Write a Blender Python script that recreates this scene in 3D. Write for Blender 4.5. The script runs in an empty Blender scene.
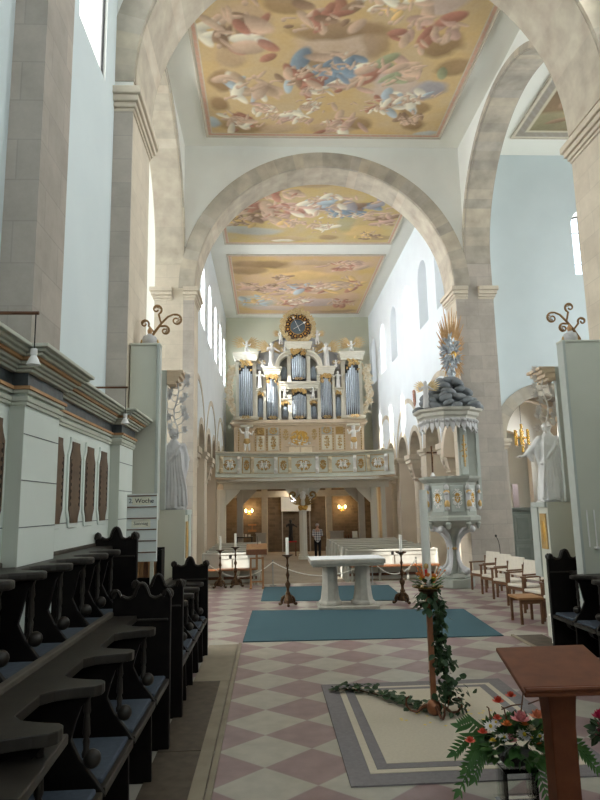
import bpy, bmesh, math, random
import numpy as np
from mathutils import Vector, Matrix
from mathutils.geometry import delaunay_2d_cdt
PI = math.pi
R = random.Random(7)
SC = bpy.context.scene
COL = SC.collection

# ---------------------------------------------------------------- camera
F, TH, PS, RO, EYE = 628.0, .167, .052, -.021, 2.1
fw = Vector((math.sin(PS)*math.cos(TH), math.cos(PS)*math.cos(TH), math.sin(TH)))
r0 = Vector((math.cos(PS), -math.sin(PS), 0))
u0 = Vector((-math.sin(PS)*math.sin(TH), -math.cos(PS)*math.sin(TH), math.cos(TH)))
rt = r0*math.cos(RO) + u0*math.sin(RO)
up = -r0*math.sin(RO) + u0*math.cos(RO)
camd = bpy.data.cameras.new('camera')
camd.sensor_fit = 'VERTICAL'; camd.sensor_height = 24; camd.lens = F*24/800
camd.clip_start = .05; camd.clip_end = 200
cam = bpy.data.objects.new('camera', camd); COL.objects.link(cam)
m = Matrix((rt, up, -fw)).transposed().to_4x4(); m.translation = (0, 0, EYE)
cam.matrix_world = m
SC.camera = cam

def ray(u, v): return fw*F + rt*(u-300) - up*(v-400)
def at(u, v, Y):                       # photo point -> place at distance Y down the nave
    r = ray(u, v); t = Y/r.y; return Vector((r.x*t, Y, EYE+r.z*t))
def atz(u, v, Z=0.0):
    r = ray(u, v); t = (Z-EYE)/r.z; return Vector((r.x*t, r.y*t, Z))

# ---------------------------------------------------------------- materials
MATS = {}
def mat(name, c, c2=None, scale=6, rough=.7, metal=0, bump=0, pos=False, detail=4, spec=.3, emit=0):
    if name in MATS: return MATS[name]
    m = bpy.data.materials.new(name); m.use_nodes = True; n = m.node_tree.nodes; l = m.node_tree.links
    b = n['Principled BSDF']; b.inputs['Roughness'].default_value = rough; b.inputs['Metallic'].default_value = metal
    b.inputs['Specular IOR Level'].default_value = spec
    c = tuple(c)+(1,)
    if c2 is None: c2 = tuple(x*.85 for x in c[:3])
    c2 = tuple(c2)+(1,)
    t = n.new('ShaderNodeTexNoise'); t.inputs['Scale'].default_value = scale; t.inputs['Detail'].default_value = detail
    if pos:
        g = n.new('ShaderNodeNewGeometry'); l.new(g.outputs['Position'], t.inputs['Vector'])
    else:
        g = n.new('ShaderNodeTexCoord'); l.new(g.outputs['Object'], t.inputs['Vector'])
    r = n.new('ShaderNodeValToRGB'); r.color_ramp.elements[0].position = .3; r.color_ramp.elements[1].position = .7
    r.color_ramp.elements[0].color = c; r.color_ramp.elements[1].color = c2
    l.new(t.outputs['Fac'], r.inputs['Fac']); l.new(r.outputs['Color'], b.inputs['Base Color'])
    if bump:
        bp = n.new('ShaderNodeBump'); bp.inputs['Strength'].default_value = bump; bp.inputs['Distance'].default_value = .02
        l.new(t.outputs['Fac'], bp.inputs['Height']); l.new(bp.outputs['Normal'], b.inputs['Normal'])
    if emit:
        b.inputs['Emission Color'].default_value = c; b.inputs['Emission Strength'].default_value = emit
    MATS[name] = m; return m

def stone_mat(name, c, c2, mortar, bw=.75, bh=.38, stain=.5, msize=.008):
    m = bpy.data.materials.new(name); m.use_nodes = True; n = m.node_tree.nodes; l = m.node_tree.links
    b = n['Principled BSDF']; b.inputs['Roughness'].default_value = .85; b.inputs['Specular IOR Level'].default_value = .15
    g = n.new('ShaderNodeNewGeometry'); s = n.new('ShaderNodeSeparateXYZ'); l.new(g.outputs['Position'], s.inputs[0])
    a = n.new('ShaderNodeMath'); a.operation = 'ADD'; l.new(s.outputs['X'], a.inputs[0]); l.new(s.outputs['Y'], a.inputs[1])
    cb = n.new('ShaderNodeCombineXYZ'); l.new(a.outputs[0], cb.inputs['X']); l.new(s.outputs['Z'], cb.inputs['Y'])
    br = n.new('ShaderNodeTexBrick'); l.new(cb.outputs[0], br.inputs['Vector'])
    br.inputs['Scale'].default_value = 1; br.inputs['Brick Width'].default_value = bw; br.inputs['Row Height'].default_value = bh
    br.inputs['Mortar Size'].default_value = msize; br.inputs['Mortar Smooth'].default_value = .6
    br.inputs['Color1'].default_value = tuple(c)+(1,); br.inputs['Color2'].default_value = tuple(c2)+(1,)
    br.inputs['Mortar'].default_value = tuple(mortar)+(1,)
    t = n.new('ShaderNodeTexNoise'); t.inputs['Scale'].default_value = 2.2; t.inputs['Detail'].default_value = 8; t.inputs['Roughness'].default_value = .7
    l.new(g.outputs['Position'], t.inputs['Vector'])
    r = n.new('ShaderNodeValToRGB'); r.color_ramp.elements[0].position = .25; r.color_ramp.elements[1].position = .75
    k = 1-stain*.45; r.color_ramp.elements[0].color = (k, k*.98, k*.95, 1); r.color_ramp.elements[1].color = (1.08, 1.06, 1.04, 1)
    l.new(t.outputs['Fac'], r.inputs['Fac'])
    mx = n.new('ShaderNodeMix'); mx.data_type = 'RGBA'; mx.blend_type = 'MULTIPLY'; mx.inputs['Factor'].default_value = 1
    l.new(br.outputs['Color'], mx.inputs[6]); l.new(r.outputs['Color'], mx.inputs[7]); l.new(mx.outputs[2], b.inputs['Base Color'])
    bp = n.new('ShaderNodeBump'); bp.inputs['Strength'].default_value = .25; bp.inputs['Distance'].default_value = .015
    l.new(t.outputs['Fac'], bp.inputs['Height']); l.new(bp.outputs['Normal'], b.inputs['Normal'])
    MATS[name] = m; return m

def island_mat(name, cols):
    m = bpy.data.materials.new(name); m.use_nodes = True; n = m.node_tree.nodes; l = m.node_tree.links
    b = n['Principled BSDF']; b.inputs['Roughness'].default_value = .85; b.inputs['Specular IOR Level'].default_value = .15
    g = n.new('ShaderNodeNewGeometry'); r = n.new('ShaderNodeValToRGB'); r.color_ramp.interpolation = 'LINEAR'
    e = r.color_ramp.elements
    while len(e) < len(cols): e.new(.5)
    for i, c in enumerate(cols): e[i].position = i/(len(cols)-1); e[i].color = tuple(c)+(1,)
    l.new(g.outputs['Random Per Island'], r.inputs['Fac'])
    t = n.new('ShaderNodeTexNoise'); t.inputs['Scale'].default_value = 3; t.inputs['Detail'].default_value = 7
    l.new(g.outputs['Position'], t.inputs['Vector'])
    mx = n.new('ShaderNodeMix'); mx.data_type = 'RGBA'; mx.blend_type = 'OVERLAY'; mx.inputs['Factor'].default_value = .45
    l.new(r.outputs['Color'], mx.inputs[6]); l.new(t.outputs['Fac'], mx.inputs[7]); l.new(mx.outputs[2], b.inputs['Base Color'])
    MATS[name] = m; return m

def tile_mat():
    m = bpy.data.materials.new('checker_tile'); m.use_nodes = True; n = m.node_tree.nodes; l = m.node_tree.links
    b = n['Principled BSDF']; b.inputs['Roughness'].default_value = .36; b.inputs['Specular IOR Level'].default_value = .5
    g = n.new('ShaderNodeNewGeometry'); s = n.new('ShaderNodeSeparateXYZ'); l.new(g.outputs['Position'], s.inputs[0])
    def mth(op, a, bb):
        x = n.new('ShaderNodeMath'); x.operation = op
        for i, q in enumerate((a, bb)):
            if q is None: continue
            if isinstance(q, (int, float)): x.inputs[i].default_value = q
            else: l.new(q, x.inputs[i])
        return x.outputs[0]
    u = mth('DIVIDE', mth('ADD', s.outputs['X'], .06), .82); v = mth('DIVIDE', mth('SUBTRACT', s.outputs['Y'], 5.56), .74)
    p, q = mth('ADD', u, v), mth('SUBTRACT', u, v)
    par = mth('PINGPONG', mth('ADD', mth('FLOOR', p, None), mth('FLOOR', q, None)), 1)
    def edge(w):
        f = mth('FRACT', w, None); return mth('MINIMUM', f, mth('SUBTRACT', 1, f))
    ed = mth('LESS_THAN', mth('MINIMUM', edge(p), edge(q)), .008)
    t = n.new('ShaderNodeTexNoise'); t.inputs['Scale'].default_value = 5; t.inputs['Detail'].default_value = 8
    l.new(g.outputs['Position'], t.inputs['Vector'])
    def ramp(a, bb):
        r = n.new('ShaderNodeValToRGB'); r.color_ramp.elements[0].position = .3; r.color_ramp.elements[1].position = .7
        r.color_ramp.elements[0].color = a; r.color_ramp.elements[1].color = bb; l.new(t.outputs['Fac'], r.inputs['Fac']); return r.outputs[0]
    pink = ramp((.205, .130, .132, 1), (.285, .190, .19, 1)); beige = ramp((.335, .315, .265, 1), (.43, .405, .345, 1))
    def mix(f, a, bb):
        x = n.new('ShaderNodeMix'); x.data_type = 'RGBA'; l.new(f, x.inputs['Factor'])
        l.new(a, x.inputs[6])
        if isinstance(bb, tuple): x.inputs[7].default_value = bb
        else: l.new(bb, x.inputs[7])
        return x.outputs[2]
    l.new(mix(ed, mix(par, pink, beige), (.3, .26, .24, 1)), b.inputs['Base Color'])
    MATS['checker_tile'] = m; return m

def attr_mat(name):
    m = bpy.data.materials.new(name); m.use_nodes = True; n = m.node_tree.nodes; l = m.node_tree.links
    b = n['Principled BSDF']; b.inputs['Roughness'].default_value = .8; b.inputs['Specular IOR Level'].default_value = .1
    a = n.new('ShaderNodeVertexColor'); a.layer_name = 'paint'
    t = n.new('ShaderNodeTexNoise'); t.inputs['Scale'].default_value = 12; t.inputs['Detail'].default_value = 6
    g = n.new('ShaderNodeNewGeometry'); l.new(g.outputs['Position'], t.inputs['Vector'])
    mx = n.new('ShaderNodeMix'); mx.data_type = 'RGBA'; mx.blend_type = 'OVERLAY'; mx.inputs['Factor'].default_value = .12
    l.new(a.outputs['Color'], mx.inputs[6]); l.new(t.outputs['Fac'], mx.inputs[7]); l.new(mx.outputs[2], b.inputs['Base Color'])
    MATS[name] = m; return m

def plaid_mat():
    m = bpy.data.materials.new('plaid_cotton'); m.use_nodes = True; n = m.node_tree.nodes; l = m.node_tree.links
    b = n['Principled BSDF']; b.inputs['Roughness'].default_value = .9
    g = n.new('ShaderNodeTexCoord'); s = n.new('ShaderNodeSeparateXYZ'); l.new(g.outputs['Object'], s.inputs[0])
    def wv(o):
        w = n.new('ShaderNodeMath'); w.operation = 'PINGPONG'; l.new(o, w.inputs[0]); w.inputs[1].default_value = .06
        q = n.new('ShaderNodeMath'); q.operation = 'GREATER_THAN'; l.new(w.outputs[0], q.inputs[0]); q.inputs[1].default_value = .034; return q.outputs[0]
    a = n.new('ShaderNodeMath'); a.operation = 'ADD'; l.new(wv(s.outputs['X']), a.inputs[0]); l.new(wv(s.outputs['Z']), a.inputs[1])
    d = n.new('ShaderNodeMath'); d.operation = 'DIVIDE'; l.new(a.outputs[0], d.inputs[0]); d.inputs[1].default_value = 2
    r = n.new('ShaderNodeValToRGB'); r.color_ramp.elements[0].color = (.75, .77, .8, 1); r.color_ramp.elements[1].color = (.07, .09, .16, 1)
    l.new(d.outputs[0], r.inputs['Fac']); l.new(r.outputs[0], b.inputs['Base Color']); MATS['plaid_cotton'] = m; return m

def glass_mat(name, c=(1, 1, 1), rough=.02, ior=1.45):
    m = bpy.data.materials.new(name); m.use_nodes = True; n = m.node_tree.nodes; l = m.node_tree.links
    n.remove(n['Principled BSDF']); o = n['Material Output']
    tr = n.new('ShaderNodeBsdfTransparent'); tr.inputs['Color'].default_value = tuple(c)+(1,)
    gl = n.new('ShaderNodeBsdfGlossy'); gl.inputs['Roughness'].default_value = rough
    fr = n.new('ShaderNodeFresnel'); fr.inputs['IOR'].default_value = ior
    mx = n.new('ShaderNodeMixShader'); l.new(fr.outputs[0], mx.inputs[0]); l.new(tr.outputs[0], mx.inputs[1]); l.new(gl.outputs[0], mx.inputs[2])
    l.new(mx.outputs[0], o.inputs['Surface']); MATS[name] = m; return m

WHITE = mat('lime_plaster', (.86, .86, .81), (.81, .81, .76), 1.2, .9, pos=True)
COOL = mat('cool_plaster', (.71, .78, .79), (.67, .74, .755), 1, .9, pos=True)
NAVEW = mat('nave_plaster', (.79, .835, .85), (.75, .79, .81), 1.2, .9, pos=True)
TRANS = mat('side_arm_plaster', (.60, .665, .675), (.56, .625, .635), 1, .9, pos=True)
GREEN = mat('green_white_plaster', (.72, .79, .73), (.66, .74, .70), .8, .9, pos=True)
CEIL = mat('ceiling_plaster', (.86, .85, .77), (.82, .81, .73), 1, .9, pos=True)
WARM = mat('warm_plaster', (.78, .68, .55), (.70, .60, .48), 1.2, .9, pos=True)
STONE = stone_mat('grey_stone', (.53, .48, .425), (.46, .42, .375), (.42, .385, .35))
STONEL = stone_mat('pale_stone', (.69, .62, .51), (.63, .56, .46), (.58, .52, .43), stain=.35)
STONEB = stone_mat('brown_rubble', (.20, .155, .115), (.14, .11, .08), (.19, .15, .11), .34, .15, .9, .02)
VOUS = island_mat('arch_stone', [(.50, .44, .35), (.41, .37, .31), (.56, .49, .38), (.46, .42, .36)])
VOUSL = island_mat('pale_arch_stone', [(.60, .53, .42), (.52, .46, .37), (.64, .56, .45)])
TILE = tile_mat()
FLAG = stone_mat('flag_stone', (.42, .36, .29), (.36, .31, .25), (.25, .22, .19), .9, .7)
WOODF = mat('old_floor_board', (.105, .082, .06), (.06, .046, .034), 9, .6, pos=True)
KERB = mat('kerb_stone', (.30, .255, .19), (.23, .195, .145), 4, .7, pos=True)
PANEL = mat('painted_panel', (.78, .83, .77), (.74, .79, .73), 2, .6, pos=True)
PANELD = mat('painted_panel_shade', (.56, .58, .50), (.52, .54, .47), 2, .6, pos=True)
ORANGE = mat('ochre_band', (.55, .32, .16), (.48, .27, .13), 6, .6, pos=True)
SLATE = mat('marbled_slate', (.045, .055, .06), (.10, .115, .12), 14, .4, pos=True)
BOXG = mat('grey_green_board', (.60, .60, .51), (.57, .57, .48), 2, .7)
DARK = mat('black_oak', (.0045, .0035, .003), (.009, .007, .006), 12, .5, spec=.14)
DARKT = mat('worn_black_oak', (.016, .013, .010), (.030, .025, .020), 10, .42, spec=.3)
BROWN = mat('brown_wood', (.16, .062, .025), (.10, .04, .018), 14, .45, spec=.4)
LBROWN = mat('oak_wood', (.36, .19, .085), (.28, .14, .06), 12, .5)
CHAIRW = mat('chair_wood', (.17, .085, .042), (.13, .062, .03), 14, .45)
PAD = mat('grey_blue_cloth', (.06, .075, .10), (.045, .058, .078), 30, .95)
CREAM = mat('cream_cloth', (.78, .72, .62), (.72, .66, .56), 20, .9)
CARPET = mat('teal_carpet', (.05, .105, .125), (.038, .085, .105), 60, 1, pos=True, bump=.3)
GOLD = mat('gilding', (.72, .45, .12), (.55, .32, .08), 18, .38, .75)
GOLDM = mat('dull_gilding', (.58, .40, .17), (.45, .29, .11), 16, .5, .4)
BRONZE = mat('dark_bronze', (.055, .03, .018), (.12, .065, .03), 25, .35, .7)
BRASS = mat('brass', (.8, .5, .12), (.7, .42, .1), 8, .25, .9)
COPPER = mat('copper_pole', (.40, .17, .09), (.28, .115, .06), 12, .35, .6)
BLACK = mat('black_iron', (.012, .011, .01), (.02, .02, .02), 12, .5)
MARB = mat('white_painted_figure', (.86, .85, .82), (.80, .79, .76), 8, .5)
GREYF = mat('grey_white_figure', (.58, .57, .56), (.50, .49, .49), 6, .6)
GREYD = mat('slate_cloud', (.15, .165, .175), (.21, .225, .235), 5, .6)
ORG = mat('cream_organ_case', (.80, .76, .65), (.74, .70, .58), 6, .5)
ORGB = mat('tan_organ_base', (.66, .53, .38), (.60, .47, .33), 5, .55)
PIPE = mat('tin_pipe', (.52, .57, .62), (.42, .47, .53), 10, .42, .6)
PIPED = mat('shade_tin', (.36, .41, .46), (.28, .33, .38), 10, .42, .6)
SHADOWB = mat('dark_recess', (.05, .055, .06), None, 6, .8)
GALP = mat('gallery_paint', (.68, .70, .62), (.63, .65, .57), 5, .55)
PEWP = mat('pew_paint', (.56, .555, .49), (.51, .505, .45), 4, .55)
PULP = mat('pulpit_paint', (.40, .415, .365), (.35, .365, .32), 5, .5)
WAX = mat('white_wax', (.90, .88, .80), (.86, .84, .76), 8, .4)
CONF = mat('grey_green_cabinet', (.27, .30, .265), (.23, .26, .23), 5, .6)
LEAF = mat('green_leaf', (.045, .125, .03), (.08, .19, .045), 9, .5)
IVY = mat('dark_ivy', (.022, .050, .02), (.045, .085, .03), 14, .5)
STONET = mat('altar_stone', (.47, .44, .375), (.37, .345, .30), 7, .75, bump=.3)
LINEN = mat('white_linen', (.88, .90, .92), (.84, .86, .89), 10, .9)
SKIN = mat('skin', (.58, .36, .27), (.52, .31, .23), 10, .6)
TROU = mat('black_trousers', (.012, .012, .018), None, 20, .9)
FRESCO = attr_mat('fresco')
PLAID = plaid_mat()
GLASSW = glass_mat('window_glass', (.95, .97, 1))
ACRYL = glass_mat('clear_acrylic', (.95, .965, .96), .05, 1.18)
LEAD = mat('window_lead', (.12, .12, .12), None, 5, .6)

# ---------------------------------------------------------------- mesh builder
class MB:
    def __init__(s): s.v = []; s.f = []; s.mi = []; s.k = 0
    def add(s, vs, fs):
        o = len(s.v); s.v += [tuple(p) for p in vs]; s.f += [tuple(i+o for i in f) for f in fs]; s.mi += [s.k]*len(fs); return s
    def box(s, x0, x1, y0, y1, z0, z1):
        return s.add([(x0,y0,z0),(x1,y0,z0),(x1,y1,z0),(x0,y1,z0),(x0,y0,z1),(x1,y0,z1),(x1,y1,z1),(x0,y1,z1)],
                     [(0,3,2,1),(4,5,6,7),(0,1,5,4),(1,2,6,5),(2,3,7,6),(3,0,4,7)])
    def bb(s, c, d):
        return s.box(c[0]-d[0]/2, c[0]+d[0]/2, c[1]-d[1]/2, c[1]+d[1]/2, c[2]-d[2]/2, c[2]+d[2]/2)
    def loft(s, rings, cap=True, closed=True):
        o = []; n = len(rings[0])
        for r in rings: o += list(r)
        fs = []
        for i in range(len(rings)-1):
            for j in range(n if closed else n-1):
                k = (j+1) % n; fs.append((i*n+j, i*n+k, (i+1)*n+k, (i+1)*n+j))
        if cap and closed: fs.append(tuple(range(n-1, -1, -1))); fs.append(tuple(range((len(rings)-1)*n, len(rings)*n)))
        return s.add(o, fs)
    def lathe(s, prof, c=(0,0,0), n=16, sx=1, sy=1):
        return s.loft([[(c[0]+r*sx*math.cos(2*PI*j/n), c[1]+r*sy*math.sin(2*PI*j/n), c[2]+z) for j in range(n)] for r, z in prof])
    def tube(s, pts, rad, n=8, flat=1, cap=True):
        pts = [Vector(p) for p in pts]; m = len(pts)
        if not isinstance(rad, (list, tuple)): rad = [rad]*m
        rings = []; prev = None
        for i, p in enumerate(pts):
            d = (pts[min(i+1, m-1)]-pts[max(i-1, 0)]).normalized()
            if prev is None:
                a = Vector((0,0,1)) if abs(d.z) < .9 else Vector((1,0,0)); x = d.cross(a).normalized()
            else: x = (prev - d*prev.dot(d)); x = x.normalized() if x.length > 1e-6 else d.orthogonal().normalized()
            prev = x; y = d.cross(x)
            rings.append([p + x*rad[i]*math.cos(2*PI*j/n) + y*rad[i]*flat*math.sin(2*PI*j/n) for j in range(n)])
        return s.loft(rings, cap)
    def ell(s, c, r, n=10, k=6, rot=None):
        if not isinstance(r, (list, tuple)): r = (r, r, r)
        rings = []
        for i in range(k+1):
            t = -PI/2 + PI*(i+.0001)/(k+.0002)
            ring = []
            for j in range(n):
                p = Vector((r[0]*math.cos(t)*math.cos(2*PI*j/n), r[1]*math.cos(t)*math.sin(2*PI*j/n), r[2]*math.sin(t)))
                if rot: p = rot @ p
                ring.append(Vector(c)+p)
            rings.append(ring)
        return s.loft(rings)
    def prism(s, poly, f0, f1):                     # poly of 2D points, f0/f1 map to 3D
        n = len(poly)
        return s.add([f0(p) for p in poly]+[f1(p) for p in poly],
                     [tuple(range(n-1, -1, -1)), tuple(range(n, 2*n))]+[(i, (i+1) % n, n+(i+1) % n, n+i) for i in range(n)])
    def pz(s, poly, z0, z1): return s.prism(poly, lambda p: (p[0], p[1], z0), lambda p: (p[0], p[1], z1))
    def py(s, poly, y0, y1): return s.prism(poly, lambda p: (p[0], y0, p[1]), lambda p: (p[0], y1, p[1]))
    def px(s, poly, x0, x1): return s.prism(poly, lambda p: (x0, p[0], p[1]), lambda p: (x1, p[0], p[1]))
    def ring(s, fn, r0, r1, a0, a1, d0, d1, n, gap=.0):   # arch ring of separate wedges; fn(r, a, d) -> point
        for i in range(n):
            b0 = a0+(a1-a0)*(i+gap)/n; b1 = a0+(a1-a0)*(i+1-gap)/n; bm = (b0+b1)/2
            A = [fn(r, b, d) for d in (d0, d1) for r, b in ((r0, b0), (r0, bm), (r0, b1), (r1, b1), (r1, bm), (r1, b0))]
            s.add(A, [(0,1,4,5),(1,2,3,4),(7,6,11,10),(8,7,10,9),(0,6,7,1),(1,7,8,2),(3,2,8,9),(4,3,9,10),(5,4,10,11),(0,5,11,6)])
        return s
    def leaf(s, p, d, nrm, L, W, fold=.15, k=4):
        d = Vector(d).normalized(); x = d.cross(Vector(nrm)); x = x.normalized() if x.length > 1e-5 else d.orthogonal().normalized(); z = x.cross(d)
        p = Vector(p); o = []
        for i in range(k+1):
            t = i/k; w = W*.5*math.sin(PI*(.08+.92*t)**.8)*(1 if i < k else .05); dr = -fold*L*t*t
            o += [p+d*L*t+x*w+z*dr, p+d*L*t+z*(dr-.12*w), p+d*L*t-x*w+z*dr]
        fs = []
        for i in range(k): a = i*3; fs += [(a,a+1,a+4,a+3),(a+1,a+2,a+5,a+4)]
        return s.add(o, fs)
    def mesh(s, name):
        me = bpy.data.meshes.new(name); me.from_pydata(s.v, [], s.f); me.update(); return me
    def build(s, name, mt, parent=None, smooth=False, bevel=0, mesh=None):
        me = mesh or s.mesh(name)
        if not isinstance(mt, (list, tuple)): mt = [mt]
        if not me.materials:
            for q in mt: me.materials.append(q)
        if any(s.mi): me.polygons.foreach_set('material_index', s.mi)
        if mesh is None:
            b = bmesh.new(); b.from_mesh(me); bmesh.ops.recalc_face_normals(b, faces=b.faces); b.to_mesh(me); b.free()
        if smooth: me.polygons.foreach_set('use_smooth', [True]*len(me.polygons))
        o = bpy.data.objects.new(name, me); COL.objects.link(o)
        if parent: o.parent = parent
        if bevel:
            bv = o.modifiers.new('bevel', 'BEVEL'); bv.width = bevel; bv.segments = 2; bv.limit_method = 'ANGLE'
        if smooth and smooth != 'all':
            try:
                me.set_sharp_from_angle(angle=math.radians(45))
            except Exception: pass
        return o

def tag(o, label=None, cat=None, group=None, kind=None):
    if label: o['label'] = label
    if cat: o['category'] = cat
    if group: o['group'] = group
    if kind: o['kind'] = kind
    return o
def thing(name, label, cat, loc=(0,0,0), rz=0, group=None):
    o = bpy.data.objects.new(name, None); COL.objects.link(o); o.empty_display_size = .1
    o.location = loc; o.rotation_euler = (0, 0, rz); return tag(o, label, cat, group)
def struct(o): o['kind'] = 'structure'; return o
def copy_tree(o, parent=None):
    c = o.copy(); COL.objects.link(c); c.parent = parent
    for ch in [q for q in bpy.data.objects if q.parent == o]: copy_tree(ch, c)
    return c
def dup(o, loc, rz=None, label=None, group=None):
    c = copy_tree(o); c.location = loc
    if rz is not None: c.rotation_euler = (0, 0, rz)
    if label: c['label'] = label
    if group: c['group'] = group
    return c
def remesh(mb, name, voxel, smooth=3):
    me = mb.mesh(name); o = bpy.data.objects.new('tmp', me); COL.objects.link(o)
    b = bmesh.new(); b.from_mesh(me); bmesh.ops.recalc_face_normals(b, faces=b.faces); b.to_mesh(me); b.free()
    r = o.modifiers.new('r', 'REMESH'); r.mode = 'VOXEL'; r.voxel_size = voxel; r.use_smooth_shade = True
    if smooth: q = o.modifiers.new('s', 'SMOOTH'); q.factor = .5; q.iterations = smooth
    dg = bpy.context.evaluated_depsgraph_get(); dg.update()
    out = bpy.data.meshes.new_from_object(o.evaluated_get(dg)); out.name = name
    bpy.data.objects.remove(o); bpy.data.meshes.remove(me); return out
def arc(cx, cy, r, a0, a1, n): return [(cx+r*math.cos(a0+(a1-a0)*i/n), cy+r*math.sin(a0+(a1-a0)*i/n)) for i in range(n+1)]
def spiral(c, r, turns, a0, n=18, d=1, tail=.12):       # 2D scroll
    return [(c[0]+r*(1-(1-tail)*i/n)*math.cos(a0+d*2*PI*turns*i/n), c[1]+r*(1-(1-tail)*i/n)*math.sin(a0+d*2*PI*turns*i/n)) for i in range(n+1)]
def inside(p, poly):
    c = False; n = len(poly)
    for i in range(n):
        a, b = poly[i], poly[(i+1) % n]
        if (a[1] > p[1]) != (b[1] > p[1]) and p[0] < (b[0]-a[0])*(p[1]-a[1])/(b[1]-a[1])+a[0]: c = not c
    return c
def pwall(name, axis, d0, d1, outer, holes, mats, hole_mi=None):
    """wall with openings; axis 'x': polygon in (Y,Z) from x=d0 to d1, axis 'y': polygon in (X,Z)."""
    vs = []; es = []; loops = [outer]+holes
    for lp in loops:
        o = len(vs); n = len(lp); vs += [Vector(p) for p in lp]; es += [(o+i, o+(i+1) % n) for i in range(n)]
    V, E, Fc = delaunay_2d_cdt(vs, es, [], 0, 1e-5)[:3]
    keep = []
    for f in Fc:
        c = sum((V[i] for i in f), Vector((0, 0)))/len(f)
        if inside(c, outer) and not any(inside(c, h) for h in holes): keep.append(list(f))
    fm = (lambda p, d: (d, p[0], p[1])) if axis == 'x' else (lambda p, d: (p[0], d, p[1]))
    n = len(V); mb = MB(); mb.v = [fm(p, d0) for p in V]+[fm(p, d1) for p in V]
    cnt = {}
    for f in keep:
        mb.f += [tuple(f), tuple(i+n for i in reversed(f))]; mb.mi += [0, 0]
        for i in range(len(f)):
            a, b = f[i], f[(i+1) % len(f)]; k = (min(a, b), max(a, b)); cnt.setdefault(k, []).append((a, b))
    for k, q in cnt.items():
        if len(q) != 1: continue
        a, b = q[0]; mid = (V[a]+V[b])/2; mi = 0
        for j, h in enumerate(holes):
            for i in range(len(h)):
                p0, p1 = Vector(h[i]), Vector(h[(i+1) % len(h)]); L = (p1-p0).length
                if L < 1e-6: continue
                t = (mid-p0).dot(p1-p0)/L/L
                if -.01 <= t <= 1.01 and (p0+(p1-p0)*t-mid).length < 1e-3: mi = (hole_mi or [1]*len(holes))[j]
        mb.f.append((a, b, b+n, a+n)); mb.mi.append(mi)
    return struct(mb.build(name, mats))
def archhole(c, r, z0, zs, n=20): return [(c-r, z0), (c+r, z0)]+arc(c, zs, r, 0, PI, n)
# ---------------------------------------------------------------- building shell
XC = 1.675
def mx(x): return 2*XC-x
ZC = 12.3
L0, L1 = -2.25, 5.60            # inner faces of the side walls
# floors
struct(MB().box(-11, 15, -5, 17.9, -.35, 0).build('floor', TILE))
struct(MB().box(-11, 15, 17.9, 36, -.55, -.2).build('floor', FLAG))
fl = MB()
for i in range(5): fl.box(-1.0+.0, -.62, -3+i*2.24, -3+i*2.24+2.23, 0, .012)
struct(fl.build('floor', WOODF))
struct(MB().box(-.62, -.505, -3, 8.16, 0, .014).box(-.95, -.505, 8.18, 10.25, 0, .01).build('floor', KERB))
struct(MB().box(-.495, -.445, -3, 10.25, 0, .03).build('trim_1', KERB, bevel=.006))
struct(MB().box(mx(-.505), mx(-.95), -3, 10.25, 0, .012).build('floor', WOODF))
struct(MB().box(mx(-.445), mx(-.495), -3, 10.25, 0, .03).build('trim_1', KERB, bevel=.006))
# ceilings
struct(MB().box(L0-.6, L1+.6, -5, 9.3, ZC, ZC+.3).box(L0-.9, L1+.9, 9.3, 17.0, ZC, ZC+.3).box(L0-.9, L1+.9, 17.0, 34.5, ZC, ZC+.3).build('ceiling', CEIL))
struct(MB().box(-11, -3.1, 8.8, 17.6, ZC, ZC+.3).box(6.4, 15, 8.8, 17.6, ZC, ZC+.3).build('ceiling', CEIL))
# chancel side walls with one tall window each
cw = archhole(7.55, .62, 8.1, 10.9)
cw2 = archhole(2.4, .62, 8.1, 10.9)
out = [(-5, 0), (8.7, 0), (8.7, ZC), (-5, ZC)]
pwall('wall_left', 'x', L0-.5, L0, out, [cw, cw2], [COOL, WHITE])
pwall('wall_right', 'x', L1, L1+.5, out, [cw, cw2], [COOL, WHITE])
eh = [archhole(XC+d, .7, 4.5, 9) for d in (-2.4, 0, 2.4)]
pwall('wall_back', 'y', -5.5, -5, [(L0-.5, 0), (L1+.5, 0), (L1+.5, ZC), (L0-.5, ZC)], eh, [COOL, WHITE])
# crossing side walls: open arches to the transepts, their jambs and soffits of stone
for x0, x1, nm in ((L0-.80, L0-.02, 'wall_left'), (L1+.02, L1+.75, 'wall_right')):
    pwall(nm, 'x', x0, x1, [(8.7, 0), (17.6, 0), (17.6, ZC), (8.7, ZC)], [archhole(13.325, 3.275, -.01, 8.75, 40)], [WHITE, STONEL if x0 < 0 else STONE])
fx = lambda r, a, d: (d, 13.325+r*math.cos(a), 8.75+r*math.sin(a))
struct(MB().ring(fx, 3.275, 3.42, 0, PI, L0-.03, L0+.015, 40).build('trim_2', VOUS))
struct(MB().ring(fx, 3.275, 3.42, 0, PI, L1-.015, L1+.03, 40).build('trim_2', VOUS))
struct(MB().ring(fx, 3.262, 3.30, 0, PI, L0-.78, L0-.04, 40).build('trim_2', VOUSL))
struct(MB().ring(fx, 3.262, 3.30, 0, PI, L1+.04, L1+.73, 40).build('trim_2', VOUS))
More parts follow.
